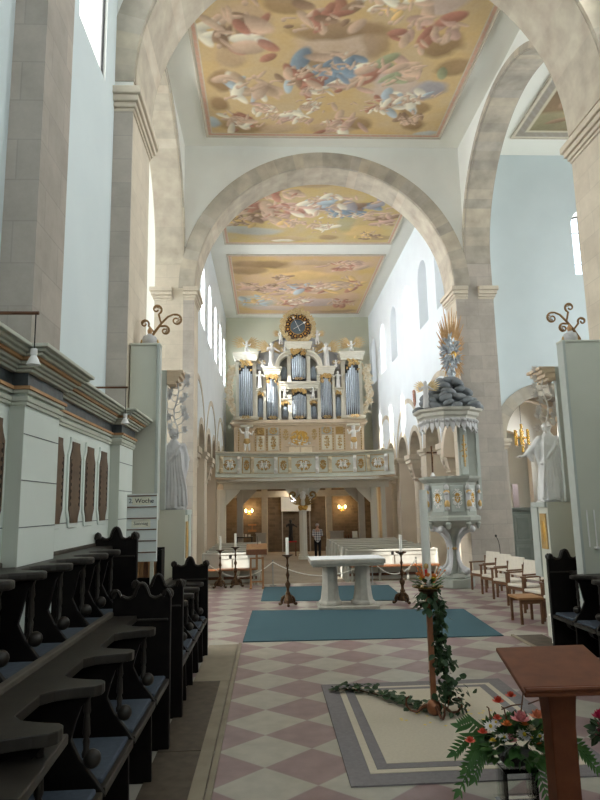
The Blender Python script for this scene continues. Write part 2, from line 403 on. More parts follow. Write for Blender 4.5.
# two cross arches of the nave axis
def cross(y0, y1, zs, nm, k, xc, r, zc):
    h = archhole(xc, r, -.01, zc, 48)
    pwall(nm, 'y', y0, y1, [(L0-.021, 0), (L1+.021, 0), (L1+.021, ZC), (L0-.021, ZC)], [h], [WHITE, STONEL])
    f = lambda q, a, d: (xc+q*math.cos(a), d, zc+q*math.sin(a))
    struct(MB().ring(f, r-.01, r+.425, 0, PI, y0-.015, y0+.05, 44).build('trim_3', VOUS))
    struct(MB().ring(f, r-.025, r+.025, 0, PI, y0+.05, y1-.01, 44).build('trim_3', VOUSL))
    for s in (0, 1):
        a, b = (L0-.022, xc-r+.005) if s == 0 else (xc+r-.005, L1+.022)
        p = MB().box(a, b, y0-.012, y0+.02, 0, zs)
        struct(p.build('pier', STONE))
        c = MB()                                   # moulded impost
        for z0, z1, e in ((zs-.36, zs-.30, .02), (zs-.30, zs-.22, .05), (zs-.22, zs-.12, .09), (zs-.12, zs, .13)):
            c.box(a-(.0 if s == 0 else e), b+(e if s == 0 else 0), y0-e, y1+e, z0, z1)
        struct(c.build('trim_4', STONEL, bevel=.015))
cross(8.7, 10.05, 8.35, 'wall_front', 0, 1.735, 3.71, 8.5)
cross(16.6, 17.6, 8.06, 'wall_front', 1, 1.655, 3.635, 8.06)
for x0, x1 in ((L0-.80, L0-.02), (L1+.02, L1+.75)):          # imposts of the transept arches
    for ya, yb in ((16.6, 17.0), (9.6, 10.05)):
        c = MB()
        for z0, z1, e in ((7.70, 7.76, .02), (7.76, 7.84, .05), (7.84, 7.94, .09), (7.94, 8.06, .13)):
            c.box(x0-(e if x0 < 0 else -.3), x1+(e if x0 > 0 else -.3), ya-e if ya > 12 else ya, yb if ya > 12 else yb+e, z0, z1)
        struct(c.build('trim_4', STONEL, bevel=.015))
# near wall piers above the choir panelling
for a, b in ((L0-.02, -1.96), (mx(-1.96), L1+.02)):
    struct(MB().box(a, b, 5.16, 5.88, 3.3, ZC).build('pier', STONE))
# transepts
for sx in (-1, 1):
    xi = L0-.8 if sx < 0 else L1+.75
    xo = -10.5 if sx < 0 else 14
    lo, hi = min(xi, xo), max(xi, xo)
    c0 = 7.75
    if sx > 0:
        holes = [archhole(c0, 1.2, -.01, 3.8, 24), archhole(9.45, .48, 8.55, 10.1)]
    else:
        holes = [archhole(-4.6, 1.2, -.01, 3.8, 24)]
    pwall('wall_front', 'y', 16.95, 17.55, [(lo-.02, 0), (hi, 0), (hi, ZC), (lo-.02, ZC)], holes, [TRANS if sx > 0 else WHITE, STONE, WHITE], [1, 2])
    cc = c0 if sx > 0 else -4.6
    f = lambda r, a, d: (cc+r*math.cos(a), d, 3.8+r*math.sin(a))
    struct(MB().ring(f, 1.2, 1.56, 0, PI, 16.92, 17.0, 18).build('trim_3', VOUS))
    for s in (-1, 1):
        c = MB()
        for z0, z1, e in ((3.52, 3.6, .03), (3.6, 3.7, .07), (3.7, 3.8, .11)): c.bb((cc+s*(1.38-e*.5), 17.22, (z0+z1)/2), (.36+e, .62+2*e, z1-z0))
        struct(c.build('trim_4', STONEL, bevel=.01))
        struct(MB().box(cc+s*1.38-.18, cc+s*1.38+.18, 16.92, 17.57, 0, 3.52).build('pier', STONE))
    pwall('wall_back', 'y', 8.8, 9.3, [(lo, 0), (hi, 0), (hi, ZC), (lo, ZC)], [], [COOL])
    pwall('wall_right' if sx > 0 else 'wall_left', 'x', xo if sx > 0 else xo-.5, xo+.5 if sx > 0 else xo, [(8.8, 0), (17.55, 0), (17.55, ZC), (8.8, ZC)],
          [archhole(11.4, .9, 7.0 if sx < 0 else 4.5, 8.6), archhole(14.8, .9, 4.5, 8.6)], [COOL, WHITE])
# nave walls: arcade of alternating piers and columns, clerestory above
WY = [18.95, 21.30, 23.90, 26.60, 29.25, 31.90]
def pair(a, b, zs=4.0):
    m = (a+b)/2; r = (m-.25-a)/2
    return [(a, -.3)]+list(reversed(arc(a+r, zs, r, 0, PI, 12)))[0:]+list(reversed(arc(b-r, zs, r, 0, PI, 12)))+[(b, -.3)]
PAIRS = [(17.9, 22.0), (22.8, 26.7), (27.5, 31.4)]
for sx in (-1, 1):
    x0, x1 = (L0-.78, L0+.02) if sx < 0 else (L1-.02, L1+.78)
    holes = []; hm = []
    for a, b in PAIRS:
        # below the springing the pair is one opening with the column standing in it
        holes.append(pair(a, b)); hm.append(1)
    for y in WY: holes.append(archhole(y, .63, 8.34, 10.1)); hm.append(0)
    pwall('wall_left' if sx < 0 else 'wall_right', 'x', x0, x1, [(17.6, -.2), (33.4, -.2), (33.4, ZC), (17.6, ZC)], holes, [NAVEW, WARM], hm)
    xin = x1 if sx < 0 else x0
    for a, b in PAIRS:
        mid = (a+b)/2; r = (mid-.25-a)/2; xm = (x0+x1)/2
        for c in (a+r, b-r):
            f = lambda rr, t, d: (d, c+rr*math.cos(t), 4+rr*math.sin(t))
            struct(MB().ring(f, r-.01, r+.2, 0, PI, x0-.012, x1+.012, 13).build('trim_3', VOUSL))
        f = lambda rr, t, d: (d, mid+rr*math.cos(t), 4+rr*math.sin(t))
        struct(MB().ring(f, (b-a)/2+.12, (b-a)/2+.3, 0, PI, x0-.02, x1+.02, 24).build('trim_3', VOUSL))
        col = thing('column', 'round stone column with a carved block capital in the nave arcade', 'column', (xm, mid, -.2)); col['kind'] = 'structure'
        MB().lathe([(.36,0),(.36,.14),(.33,.16),(.35,.22),(.33,.28),(.26,.3),(.24,.34),(.225,3.2)], n=20).build('shaft', STONEL, col, True)
        cp = MB().loft([[(q*sc*.36 if abs(q) else 0, w*sc*.36, z) for q, w in ((-1,-1),(0,-1.05),(1,-1),(1.05,0),(1,1),(0,1.05),(-1,1),(-1.05,0))] for z, sc in ((3.2,.6),(3.26,.72),(3.3,.66),(3.45,.82),(3.65,1.0),(3.85,1.08))])
        for i in range(8):
            an = i*PI/4
            for zz in (3.42, 3.62): cp.ell((.30*math.cos(an)*(1+(zz-3.4)), .30*math.sin(an)*(1+(zz-3.4)), zz), (.07,.07,.1), 6, 4)
        cp.build('capital', STONEL, col)
        MB().box(-.46,.46,-.42,.42,3.85,4.0).box(-.5,.5,-.46,.46,4.0,4.2).build('abacus', STONEL, col, bevel=.02)
    for y0, y1 in ((17.6, 17.9), (22.0, 22.8), (26.7, 27.5), (31.4, 32.2)):
        struct(MB().box(x0-.01, x1+.01, y0+.01, y1-.01, -.2, 3.8).box(x0-.06, x1+.06, y0-.05, y1+.05, 3.8, 3.9).box(x0-.12, x1+.12, y0-.1, y1+.1, 3.9, 4.02).build('pier', STONEL))
    # aisle shell
    xa = x0-3.4 if sx < 0 else x1+3.4
    ai, ao = (xa, x0) if sx < 0 else (x1, xa)
    struct(MB().box(ai-.3, ao+.3, 17.55, 34, 6.0, 6.25).build('ceiling', WARM))
    pwall('wall_left' if sx < 0 else 'wall_right', 'x', xa-.4 if sx < 0 else xa, xa if sx < 0 else xa+.4, [(17.5, -.2), (34, -.2), (34, 6), (17.5, 6)],
          [archhole(y, .5, 2.6, 4.4) for y in (20.2, 23.6, 27, 30.4)] if sx > 0 else [], [WARM, WHITE])
    pwall('wall_front', 'y', 33.6, 34, [(ai-.3, -.2), (ao+.3, -.2), (ao+.3, 6.2), (ai-.3, 6.2)], [] if sx > 0 else [archhole(-4.7, .8, 2.4, 4.6)], [WARM, WHITE])
# blind arch and side room wall seen through the right transept arch
pwall('wall_front', 'y', 21.2, 21.5, [(6.3, 0), (10.4, 0), (10.4, 6), (6.3, 6)], [archhole(8.05, .95, 1.3, 3.6)], [WHITE, WARM])
struct(MB().box(6.3, 10.4, 21.75, 21.85, 0, 6).build('wall_front', WHITE))
fv = lambda r, a, d: (8.0+r*math.cos(a), d, 3.5+r*math.sin(a))
struct(MB().ring(fv, 1.75, 2.6, 0, PI, 19.2, 19.5, 20).build('trim_3', WARM))
for p, q in (((512,484),(520,517)), ((539,491),(546,528))):
    a = at(p[0], p[1], 21.18); b = at(q[0], q[1], 21.18)
    struct(MB().box(a.x, b.x, 21.15, 21.2, b.z, a.z).build('trim_5', mat('pinkish_stone', (.55,.47,.50))))
# back wall of the nave with a blind arch behind the organ and dark stone below the gallery
nich = archhole(XC-.05, 2.95, 5.2, 8.3, 32)
pwall('wall_front', 'y', 33.2, 33.6, [(L0-.1, -.2), (L1+.1, -.2), (L1+.1, ZC), (L0-.1, ZC)], [nich], [mat('olive_plaster', (.64,.65,.52), (.60,.60,.48), 1, .9, pos=True), mat('grey_recess', (.42,.42,.41), None, 2, .9)])
struct(MB().box(L0, L1, 33.6, 33.7, 0, ZC).build('wall_front', mat('grey_recess', (.42,.42,.41))))
struct(MB().box(L0, L1, 33.0, 33.2, -.2, 3.4).build('wall_front', STONEB))

# ---------------------------------------------------------------- windows with their panes, daylight outside them
def window(n, axis, d, c, r, z0, zs, nm='window_%d', lattice=True):
    p = archhole(c, r-.01, z0+.01, zs, 16); fm = (lambda q, e: (d+e, q[0], q[1])) if axis == 'x' else (lambda q, e: (q[0], d+e, q[1]))
    fr = MB()
    for i in range(len(p)):
        a, b = p[i], p[(i+1) % len(p)]
        fr.tube([fm(a, 0), fm(b, 0)], .025, 6)
    o = fr.build(nm % n, LEAD); o['kind'] = 'structure'
    lt = MB(); zt = zs+r
    z = z0+.5
    while z < zt-.15:
        w = r if z < zs else math.sqrt(max(r*r-(z-zs)**2, 0)); lt.tube([fm((c-w, z), 0), fm((c+w, z), 0)], .012, 4); z += .5
    lt.tube([fm((c, z0), 0), fm((c, zt), 0)], .012, 4)
    if lattice: lt.build('lattice', LEAD, o)
    g = MB(); g.v = [fm(q, 0) for q in p]; g.f = [tuple(range(len(p)))]; g.mi = [0]
    g.build('pane', GLASSW, o)
DAY = (1.0, .985, .945)
def daylight(loc, size, dirv, power, col=DAY):
    l = bpy.data.lights.new('daylight', 'AREA'); l.shape = 'RECTANGLE'; l.size, l.size_y = size; l.energy = power; l.color = col
    o = bpy.data.objects.new('daylight', l); COL.objects.link(o); o.location = loc
    o.rotation_euler = Vector(dirv).to_track_quat('-Z', 'Y').to_euler(); return o
K = 1.0
for y in (7.55, 2.4):
    window(1, 'x', L0-.06, y, .62, 8.1, 10.9, lattice=False); window(2, 'x', L1+.10, y, .62, 8.1, 10.9)
    daylight((L0-.7, y, 9.9), (1.6, 3.6), (1, 0, -.25), 60*K); daylight((L1+.7, y, 9.9), (1.6, 3.6), (-1, 0, -.35), 270*K)
for d in (-2.4, 0, 2.4):
    window(3, 'y', -5.4, XC+d, .7, 4.5, 9); daylight((XC+d, -5.8, 7), (1.6, 5), (0, 1, -.1), 22*K)
for y in WY:
    window(4, 'x', L0-.70, y, .62, 8.34, 10.1); window(5, 'x', L1+.70, y, .62, 8.34, 10.1)
    daylight((L0-1.1, y, 9.9), (1.6, 3), (1, 0, -.35), 520*K, (.97,.985,1.0)); daylight((L1+1.1, y, 9.9), (1.6, 3), (-1, 0, -.3), 70*K)
for y in (11.4, 14.8):
    window(6, 'x', -10.9, y, .88, 7.0 if y < 12 else 4.5, 8.6); window(7, 'x', 14.4, y, .88, 4.5, 8.6)
    daylight((-11.4, y, 7.2), (2.2, 5.4), (1, 0, -.1), 1150*K); daylight((14.9, y, 7.2), (2.2, 5.4), (-1, 0, -.1), 560*K)
window(8, 'y', 17.45, 9.45, .47, 8.55, 10.1); daylight((9.45, 17.9, 9.7), (1.3, 2.6), (0, -1, -.2), 60*K)
for y in (20.2, 23.6, 27, 30.4):
    for s in (1,):
        xx = L0-.78-3.4-.3 if s < 0 else L1+.78+3.4+.3
        window(9 if s < 0 else 10, 'x', xx, y, .49, 2.6, 4.4)
        daylight((xx+s*.4, y, 3.8), (1.2, 2.6), (-s, 0, -.1), (260 if s > 0 and y < 21 else 80)*K, (1, .95, .88))
window(9, 'y', 33.9, -4.7, .79, 2.4, 4.6); daylight((-4.7, 34.3, 3.8), (1.8, 3.2), (0, -1, -.05), 420*K, (1, .95, .88))  # unseen end window, added with its daylight to light the left aisle
sun = bpy.data.lights.new('sun', 'SUN'); sun.energy = 12; sun.angle = math.radians(.6); sun.color = (1, .95, .86)
so = bpy.data.objects.new('sun', sun); COL.objects.link(so); so.rotation_euler = Vector((15.1, 7.5, -7.3)).to_track_quat('-Z', 'Y').to_euler()
w = bpy.data.worlds.new('sky'); SC.world = w; w.use_nodes = True
bg = w.node_tree.nodes['Background']; bg.inputs['Color'].default_value = (.85, .93, 1, 1); bg.inputs['Strength'].default_value = 2.5
SC.view_settings.view_transform = 'Standard'; SC.view_settings.look = 'None'; SC.view_settings.exposure = 0
SC.cycles.max_bounces = 10; SC.cycles.diffuse_bounces = 5; SC.cycles.transparent_max_bounces = 12
SC.cycles.sample_clamp_indirect = 4; SC.cycles.caustics_reflective = False; SC.cycles.caustics_refractive = False
# ---------------------------------------------------------------- painted ceilings
def fbm(h, w, sc, seed, octv=4):
    rg = np.random.default_rng(seed); out = np.zeros((h, w)); amp = 1; tot = 0
    for o in range(octv):
        n = max(2, int(sc*2**o)); g = rg.random((n+2, n+2))
        y = np.linspace(0, n, h, endpoint=False); x = np.linspace(0, n, w, endpoint=False)
        yi, xi = y.astype(int), x.astype(int); fy, fx_ = (y-yi)[:, None], (x-xi)[None]; fy = fy*fy*(3-2*fy); fx_ = fx_*fx_*(3-2*fx_)
        a = g[yi][:, xi]*(1-fx_)+g[yi][:, xi+1]*fx_; b = g[yi+1][:, xi]*(1-fx_)+g[yi+1][:, xi+1]*fx_
        out += amp*(a*(1-fy)+b*fy); tot += amp; amp *= .55
    return out/tot
PALS = dict(skin=(.60,.43,.31), red=(.44,.21,.15), rose=(.57,.38,.30), blue=(.24,.31,.37), cream=(.78,.72,.58), brown=(.32,.21,.14), ochre=(.72,.50,.22),
            cloud=(.34,.22,.12), cloudl=(.52,.37,.25), grey=(.40,.37,.38), pinkg=(.60,.49,.46), sky=(.45,.52,.55), lav=(.56,.47,.48), green=(.34,.36,.22))
def fresco(name, x0, x1, y0, y1, base, blobs, figs, seed, label, loc='ceiling', frame=(.60,.37,.27), dens=36, bw=.16, fscale=1.35):
    """blobs: (u, v, ru, rv, colour, alpha); figs: (u, v, size, colours); u left->right, v far->near"""
    W, H = x1-x0, y1-y0; nu, nv = int(W*dens), int(H*dens); rg = random.Random(seed)
    U, V = np.meshgrid((np.arange(nu+1))/nu, (np.arange(nv+1))/nv)
    n1, n2, n3 = fbm(nv+1, nu+1, 5, seed), fbm(nv+1, nu+1, 5, seed+1), fbm(nv+1, nu+1, 9, seed+2)
    Uw, Vw = U+(n1-.5)*.10, V+(n2-.5)*.10
    C = np.zeros((nv+1, nu+1, 3))
    b0, b1, b2 = [np.array(q) for q in base]
    t = np.clip((n3-.25)*2, 0, 1)[..., None]; s = np.clip((n1-.3)*2.5, 0, 1)[..., None]
    C[:] = b0*(1-t)+b1*t; C[:] = C*(1-.35*s)+b2*.35*s
    def blob(u, v, ru, rv, c, al, rot=0, soft=.35, shade=.3, warp=True):
        a, b = (Uw, Vw) if warp else (U+(n1-.5)*.03, V+(n2-.5)*.03)
        du, dv = (a-u)*W, (b-v)*H; ca, sa = math.cos(rot), math.sin(rot)
        p, q = (du*ca+dv*sa)/ru, (-du*sa+dv*ca)/rv; d = np.sqrt(p*p+q*q)
        m_ = (np.clip((1-d)/soft, 0, 1)*al)[..., None]
        sh = (1+shade*(q*.6-p*.3))[..., None]*(1+.5*(n3-.5))[..., None]
        C[:] = C*(1-m_)+np.clip(np.array(c)*sh, 0, 1)*m_
    for u, v, ru, rv, c, al in blobs: blob(u, v, ru, rv, PALS[c], al)
    for u, v, sz, cols in figs:
        sz *= fscale
        for k in range(22):
            c = PALS[cols[k % len(cols)]]; a = rg.uniform(0, PI); L = sz*rg.uniform(.18, .55)
            blob(u+rg.gauss(0, sz*.42)/W, v+rg.gauss(0, sz*.3)/H, L, L*rg.uniform(.25, .55), c, .92, a, .25, .55, False)
        for k in range(6):
            p, q = u+rg.gauss(0, sz*.5)/W, v+rg.gauss(0, sz*.35)/H
            blob(p, q, sz*.09, sz*.10, PALS['skin'], .95, 0, .3, .5, False); blob(p+.2*sz/W, q+.1*sz/H, sz*.26, sz*.07, PALS['skin'], .9, rg.uniform(0, PI), .3, .5, False)
    e = np.minimum(np.minimum(U*W, (1-U)*W), np.minimum(V*H, (1-V)*H))
    C[e < bw] = frame; br = (np.sin((U*W+V*H)*26) > .75)&(e < bw*.8)&(e > bw*.2); C[br] = np.array(frame)*.8+.1
    C[(e > bw*.8)&(e < bw)] = (.60, .54, .40); C[e < bw*.18] = (.66, .60, .48)
    t_ = thing(name, label, 'ceiling painting', ((x0+x1)/2, (y0+y1)/2, ZC))
    mb = MB(); z = -.035
    mb.v = [(x0-(x0+x1)/2+W*i/nu, y1-(y0+y1)/2-H*j/nv, z) for j in range(nv+1) for i in range(nu+1)]
    mb.f = [(j*(nu+1)+i, j*(nu+1)+i+1, (j+1)*(nu+1)+i+1, (j+1)*(nu+1)+i) for j in range(nv) for i in range(nu)]; mb.mi = [0]*len(mb.f)
    me = mb.mesh('canvas'); at_ = me.attributes.new('paint', 'FLOAT_COLOR', 'POINT')
    col = np.ones((len(mb.v), 4), dtype=np.float32); col[:, :3] = np.clip(C, 0, 1).reshape(-1, 3)
    at_.data.foreach_set('color', col.ravel()); me.materials.append(FRESCO)
    o = bpy.data.objects.new('canvas', me); COL.objects.link(o); o.parent = t_
    fr = MB(); w2, h2 = W/2, H/2
    for a, b, c, d in ((-w2-.03, w2+.03, h2, h2+.03), (-w2-.03, w2+.03, -h2-.03, -h2), (-w2-.03, -w2, -h2, h2), (w2, w2+.03, -h2, h2)): fr.box(a, b, c, d, -.06, 0)
    fr.build('frame', mat('pale_frame', (.62,.55,.45)), t_)
PX0, PX1 = -1.585, 4.935
Y1f = 16.05
def vv(py): return {0: .80, 20: .70, 40: .585, 60: .47, 80: .35, 100: .225, 120: .1, 136: 0}[py]
fig = ['skin', 'cream', 'rose']
fresco('ceiling_painting', PX0, PX1, 10.35, Y1f, ((.64,.44,.20), (.60,.45,.27), (.70,.54,.31)),
  [(.50,.62,1.1,.9,'pinkg',.5), (.12,.55,.5,.5,'cloudl',.7), (.08,.40,.4,.45,'cloud',.9), (.06,.24,.4,.35,'cloud',.95), (.16,.09,.9,.32,'cloud',.8), (.30,.07,.6,.3,'cloudl',.7),
   (.52,.07,.8,.25,'cloudl',.7), (.63,.10,.5,.28,'cloud',.8), (.86,.10,.5,.3,'cloud',.95), (.86,.64,.55,.45,'cloud',.9), (.93,.50,.45,.4,'cloud',.8), (.88,.34,.5,.4,'grey',.95), (.86,.22,.45,.3,'cloud',.8),
   (.5,.70,1.3,.35,'cloud',.85), (.40,.52,.5,.5,'cloud',.75), (.62,.62,.4,.5,'cloud',.6), (.18,.72,.7,.6,'cloudl',.7), (.30,.83,.6,.3,'cloud',.7), (.75,.35,.7,.6,'pinkg',.55), (.8,.86,.7,.35,'pinkg',.7), (.02,.10,.25,.25,'sky',.9), (.93,.03,.5,.14,'sky',.7), (.72,.44,.5,.4,'lav',.5)],
  [(.50,.45,.75,['skin','blue','cream','red']), (.52,.50,.45,['blue','skin','blue']), (.20,.36,.6,['cream','skin','cloudl','sky']), (.16,.68,.7,['red','skin','brown','cream']), (.45,.36,.4,fig+['red']),
   (.36,.44,.45,['red','skin','brown']), (.74,.46,.6,['green','skin','rose']), (.78,.70,.6,['rose','red','skin']), (.34,.16,.4,fig), (.14,.12,.5,['cream','skin','red']), (.56,.10,.55,['skin','rose','red','cream']), (.80,.28,.5,['cream','sky','skin']),
   (.70,.24,.35,['red','skin','cream']), (.82,.14,.3,['brown','skin']), (.44,.24,.3,['cream','skin']), (.64,.84,.5,['cream','skin','ochre']), (.44,.76,.5,['brown','red','skin']), (.25,.22,.3,fig)],
  11, 'large ochre ceiling fresco of clouds and figures over the crossing, nearest the viewer')
fresco('ceiling_painting', PX0, PX1, 17.9, 23.3, ((.60,.44,.16), (.58,.46,.26), (.50,.36,.26)),
  [(.14,.22,1.4,.45,'sky',.6), (.35,.10,1.0,.3,'cloudl',.6), (.60,.12,.5,.3,'cloud',.7), (.80,.2,.8,.6,'ochre',.6), (.70,.35,.4,.9,'green',.45), (.92,.12,.5,.3,'brown',.5), (.5,.9,1.6,.4,'brown',.45), (.2,.6,.8,.5,'brown',.4), (.50,.55,1.2,.5,'rose',.5), (.34,.07,.4,.14,'cream',.9)],
  [(.25,.50,.85,['brown','red','skin','rose']), (.44,.54,.8,['rose','red','skin','cream']), (.72,.60,.8,['blue','grey','brown','skin']), (.66,.48,.5,['blue','skin','cream']), (.88,.42,.6,['brown','rose','skin']), (.10,.38,.5,['brown','skin','ochre']),
   (.40,.34,.45,['skin','rose','ochre']), (.56,.28,.4,['cream','skin']), (.55,.66,.6,['cream','skin','sky']), (.3,.75,.7,['red','brown','skin']), (.85,.14,.35,['ochre','brown'])],
  23, 'ochre fresco with standing robed figures on the nave ceiling, middle of the three')
fresco('ceiling_painting', PX0, PX1, 24.45, 32.4, ((.62,.43,.17), (.64,.46,.27), (.54,.33,.27)),
  [(.20,.88,1.5,.6,'cloud',.9), (.12,.78,.9,.5,'cloud',.8), (.55,.90,1.2,.4,'cloudl',.8), (.5,.7,1.6,.7,'ochre',.8), (.85,.85,.8,.6,'rose',.5), (.15,.25,1.2,1.2,'sky',.6), (.30,.12,1.5,.5,'pinkg',.7), (.65,.22,1.6,.8,'lav',.7), (.85,.30,.8,1.2,'rose',.5), (.80,.05,1.2,.3,'brown',.6), (.5,.04,1.6,.3,'rose',.6)],
  [(.14,.52,.8,['skin','rose','brown']), (.27,.48,.7,['rose','brown','skin']), (.40,.50,.7,['skin','blue','rose']), (.55,.50,.8,['skin','sky','rose','red']), (.68,.52,.7,['rose','skin','cream']), (.82,.56,.8,['ochre','skin','red']), (.40,.24,.7,['red','skin','rose']), (.52,.26,.7,['skin','cream','rose']), (.15,.28,.7,['ochre','skin','sky']), (.82,.22,.6,['red','skin']), (.78,.85,.7,['rose','red','skin']), (.35,.68,.4,['skin','brown'])],
  37, 'pale fresco of flying figures on the nave ceiling, next to the organ')
fresco('ceiling_painting', 7.0, 12.4, 11.2, 16.0, ((.20,.15,.09), (.30,.21,.12), (.26,.17,.12)),
  [(.15,.15,1.2,.5,'green',.4), (.3,.4,1.0,.6,'brown',.7), (.2,.7,.8,.6,'red',.3)], [(.25,.3,.6,['brown','ochre']), (.4,.5,.7,['brown','red','ochre'])],
  41, 'dark brown ceiling fresco in the side arm behind the right arch', frame=(.34,.30,.25), dens=24, bw=.35)

# ---------------------------------------------------------------- choir panelling (left as seen, the right a mirror)
SEG = [(-1, 2.3, -1.97), (2.3, 3.1, -1.85), (3.1, 4.83, -1.97), (4.83, 5.62, -1.85), (5.62, 7.93, -1.97), (7.93, 8.68, -1.85)]
def slab(mb, f, X0, X1, y0, y1, z0, z1):
    a, b = f(X0), f(X1); mb.box(min(a, b), max(a, b), y0, y1, z0, z1)
for side in (0, 1):
    f = (lambda x: x) if side == 0 else mx
    fa = [MB() for _ in range(5)]; body, shade, jl, orr, sl = fa; mold = MB()
    for y0, y1, xf in SEG:
        slab(body, f, L0+.01, xf, y0, y1, 0, 3.05)
        if xf > -1.9:
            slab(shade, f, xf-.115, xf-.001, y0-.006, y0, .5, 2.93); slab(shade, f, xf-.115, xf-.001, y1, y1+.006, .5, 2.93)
        for z in ((1.98, 2.33, 2.68) if xf > -1.9 else (1.98,)): slab(jl, f, xf, xf+.003, y0+.0, y1-.0, z, z+.007)
        p0 = y0-.0; p1 = y1+.0
        e = lambda q: (p0-(q if xf > -1.9 else 0), p1+(q if xf > -1.9 else 0))
        for z0, z1, o, dst in ((2.90,2.93,.018,mold),(2.93,2.97,.028,mold),(2.99,3.02,.035,mold),(3.02,3.045,.05,orr),(3.045,3.15,.02,sl),(3.15,3.175,.06,mold),(3.175,3.20,.085,mold),(3.20,3.225,.115,mold),
                               (3.225,3.25,.14,orr),(3.25,3.275,.17,mold),(3.275,3.30,.20,mold),(3.30,3.33,.235,mold)):
            a, b = e(o); slab(dst, f, L0+.01, xf+o, a, b, z0, z1)
    nm = 'choir_panelling'
    t = thing(nm, 'pale green panelled wall with a heavy cornice along the %s choir stalls' % ('left' if side == 0 else 'right'), 'panelling', (0, 0, 0)); t['kind'] = 'structure'
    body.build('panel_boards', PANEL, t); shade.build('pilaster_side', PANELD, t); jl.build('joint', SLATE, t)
    orr.build('ochre_moulding', ORANGE, t); sl.build('frieze', SLATE, t); mold.build('cornice', mat('cornice_paint', (.58,.59,.50), (.53,.54,.46)), t, bevel=.006)
def plaque_poly(w, h):
    r = [(.32*w, 0), (.36*w, .07*h), (.5*w, .17*h), (.5*w, .80*h), (.40*w, .87*h), (.34*w, .93*h), (.34*w, h)]
    return r+[(-x, z) for x, z in reversed(r)]
def plaque(name, f, xs, y, z, w, h, label, group):
    t = thing(name, label, 'wooden plaque', (f(-1.97), y, z), 0, group); s = 1 if f(0) < 1 else -1
    P = plaque_poly(w+.07, h+.09); MB().px([(p, q-.045) for p, q in P], 0, s*.02).build('frame', PANEL, t, bevel=.006)
    MB().px(plaque_poly(w, h), s*.01, s*.028).build('wood_panel', mat('veined_walnut', (.17,.105,.06), (.09,.055,.032), 7, .5, detail=8), t)
    st = MB()
    for q in (-1, 1):
        zz = [h*(.2+.04*(i//2))+(.012 if i % 2 else 0) for i in range(30)]; pts = []
        for i, z in enumerate(zz): pts += [(q*w*.43-(.03*q if (i+1)//2 % 2 else 0), z)]
        P = [(q*w*.44, zz[0])]+pts+[(q*w*.44, zz[-1])]
        MB().px(P, 0, s*.031).build('inlay', mat('dark_inlay', (.03,.02,.014)), t)
nms = [(4.55, 'dark wooden inlaid plaque at the left photo edge, left of the near pilaster'), (5.92, 'half hidden wooden plaque just right of the near pilaster'),
       (6.47, 'broad wooden inlaid plaque, leftmost of the three fully seen ones'), (7.0, 'wooden inlaid plaque in the middle of three on the panelling'), (7.56, 'wooden inlaid plaque nearest the far pilaster and the notice board')]
for y, lb in nms: plaque('wooden_plaque', lambda x: x, 0, y, 1.98, .36, .80, lb, 'inlaid plaques on the choir panelling')

# hanging lamps on thin rods
def hang(y, x, zl, zr, label, xw):
    t = thing('hanging_lamp', label, 'lamp', (x, y, zl), 0, 'lamps hung over the left stalls')
    MB().lathe([(.0,.11),(.02,.108),(.023,.075),(.018,.06),(.028,.045),(.042,.012),(.046,0),(.0,.008)], n=16).build('lamp_shade', MARB, t, True)
    MB().tube([(0,0,.1),(0,0,zr-zl)], .004, 5).build('cord', BLACK, t)
    MB().tube([(xw-x,-.02,zr-zl),(.02,0,zr-zl)], .012, 6).build('rod', BROWN, t)
hang(4.07, -1.52, 3.04, 3.39, 'white lamp hanging from a thin rod over the near cornice', -2.24)
hang(6.85, -1.55, 3.02, 3.42, 'white lamp hanging from a thin rod over the far cornice corner', -2.24)

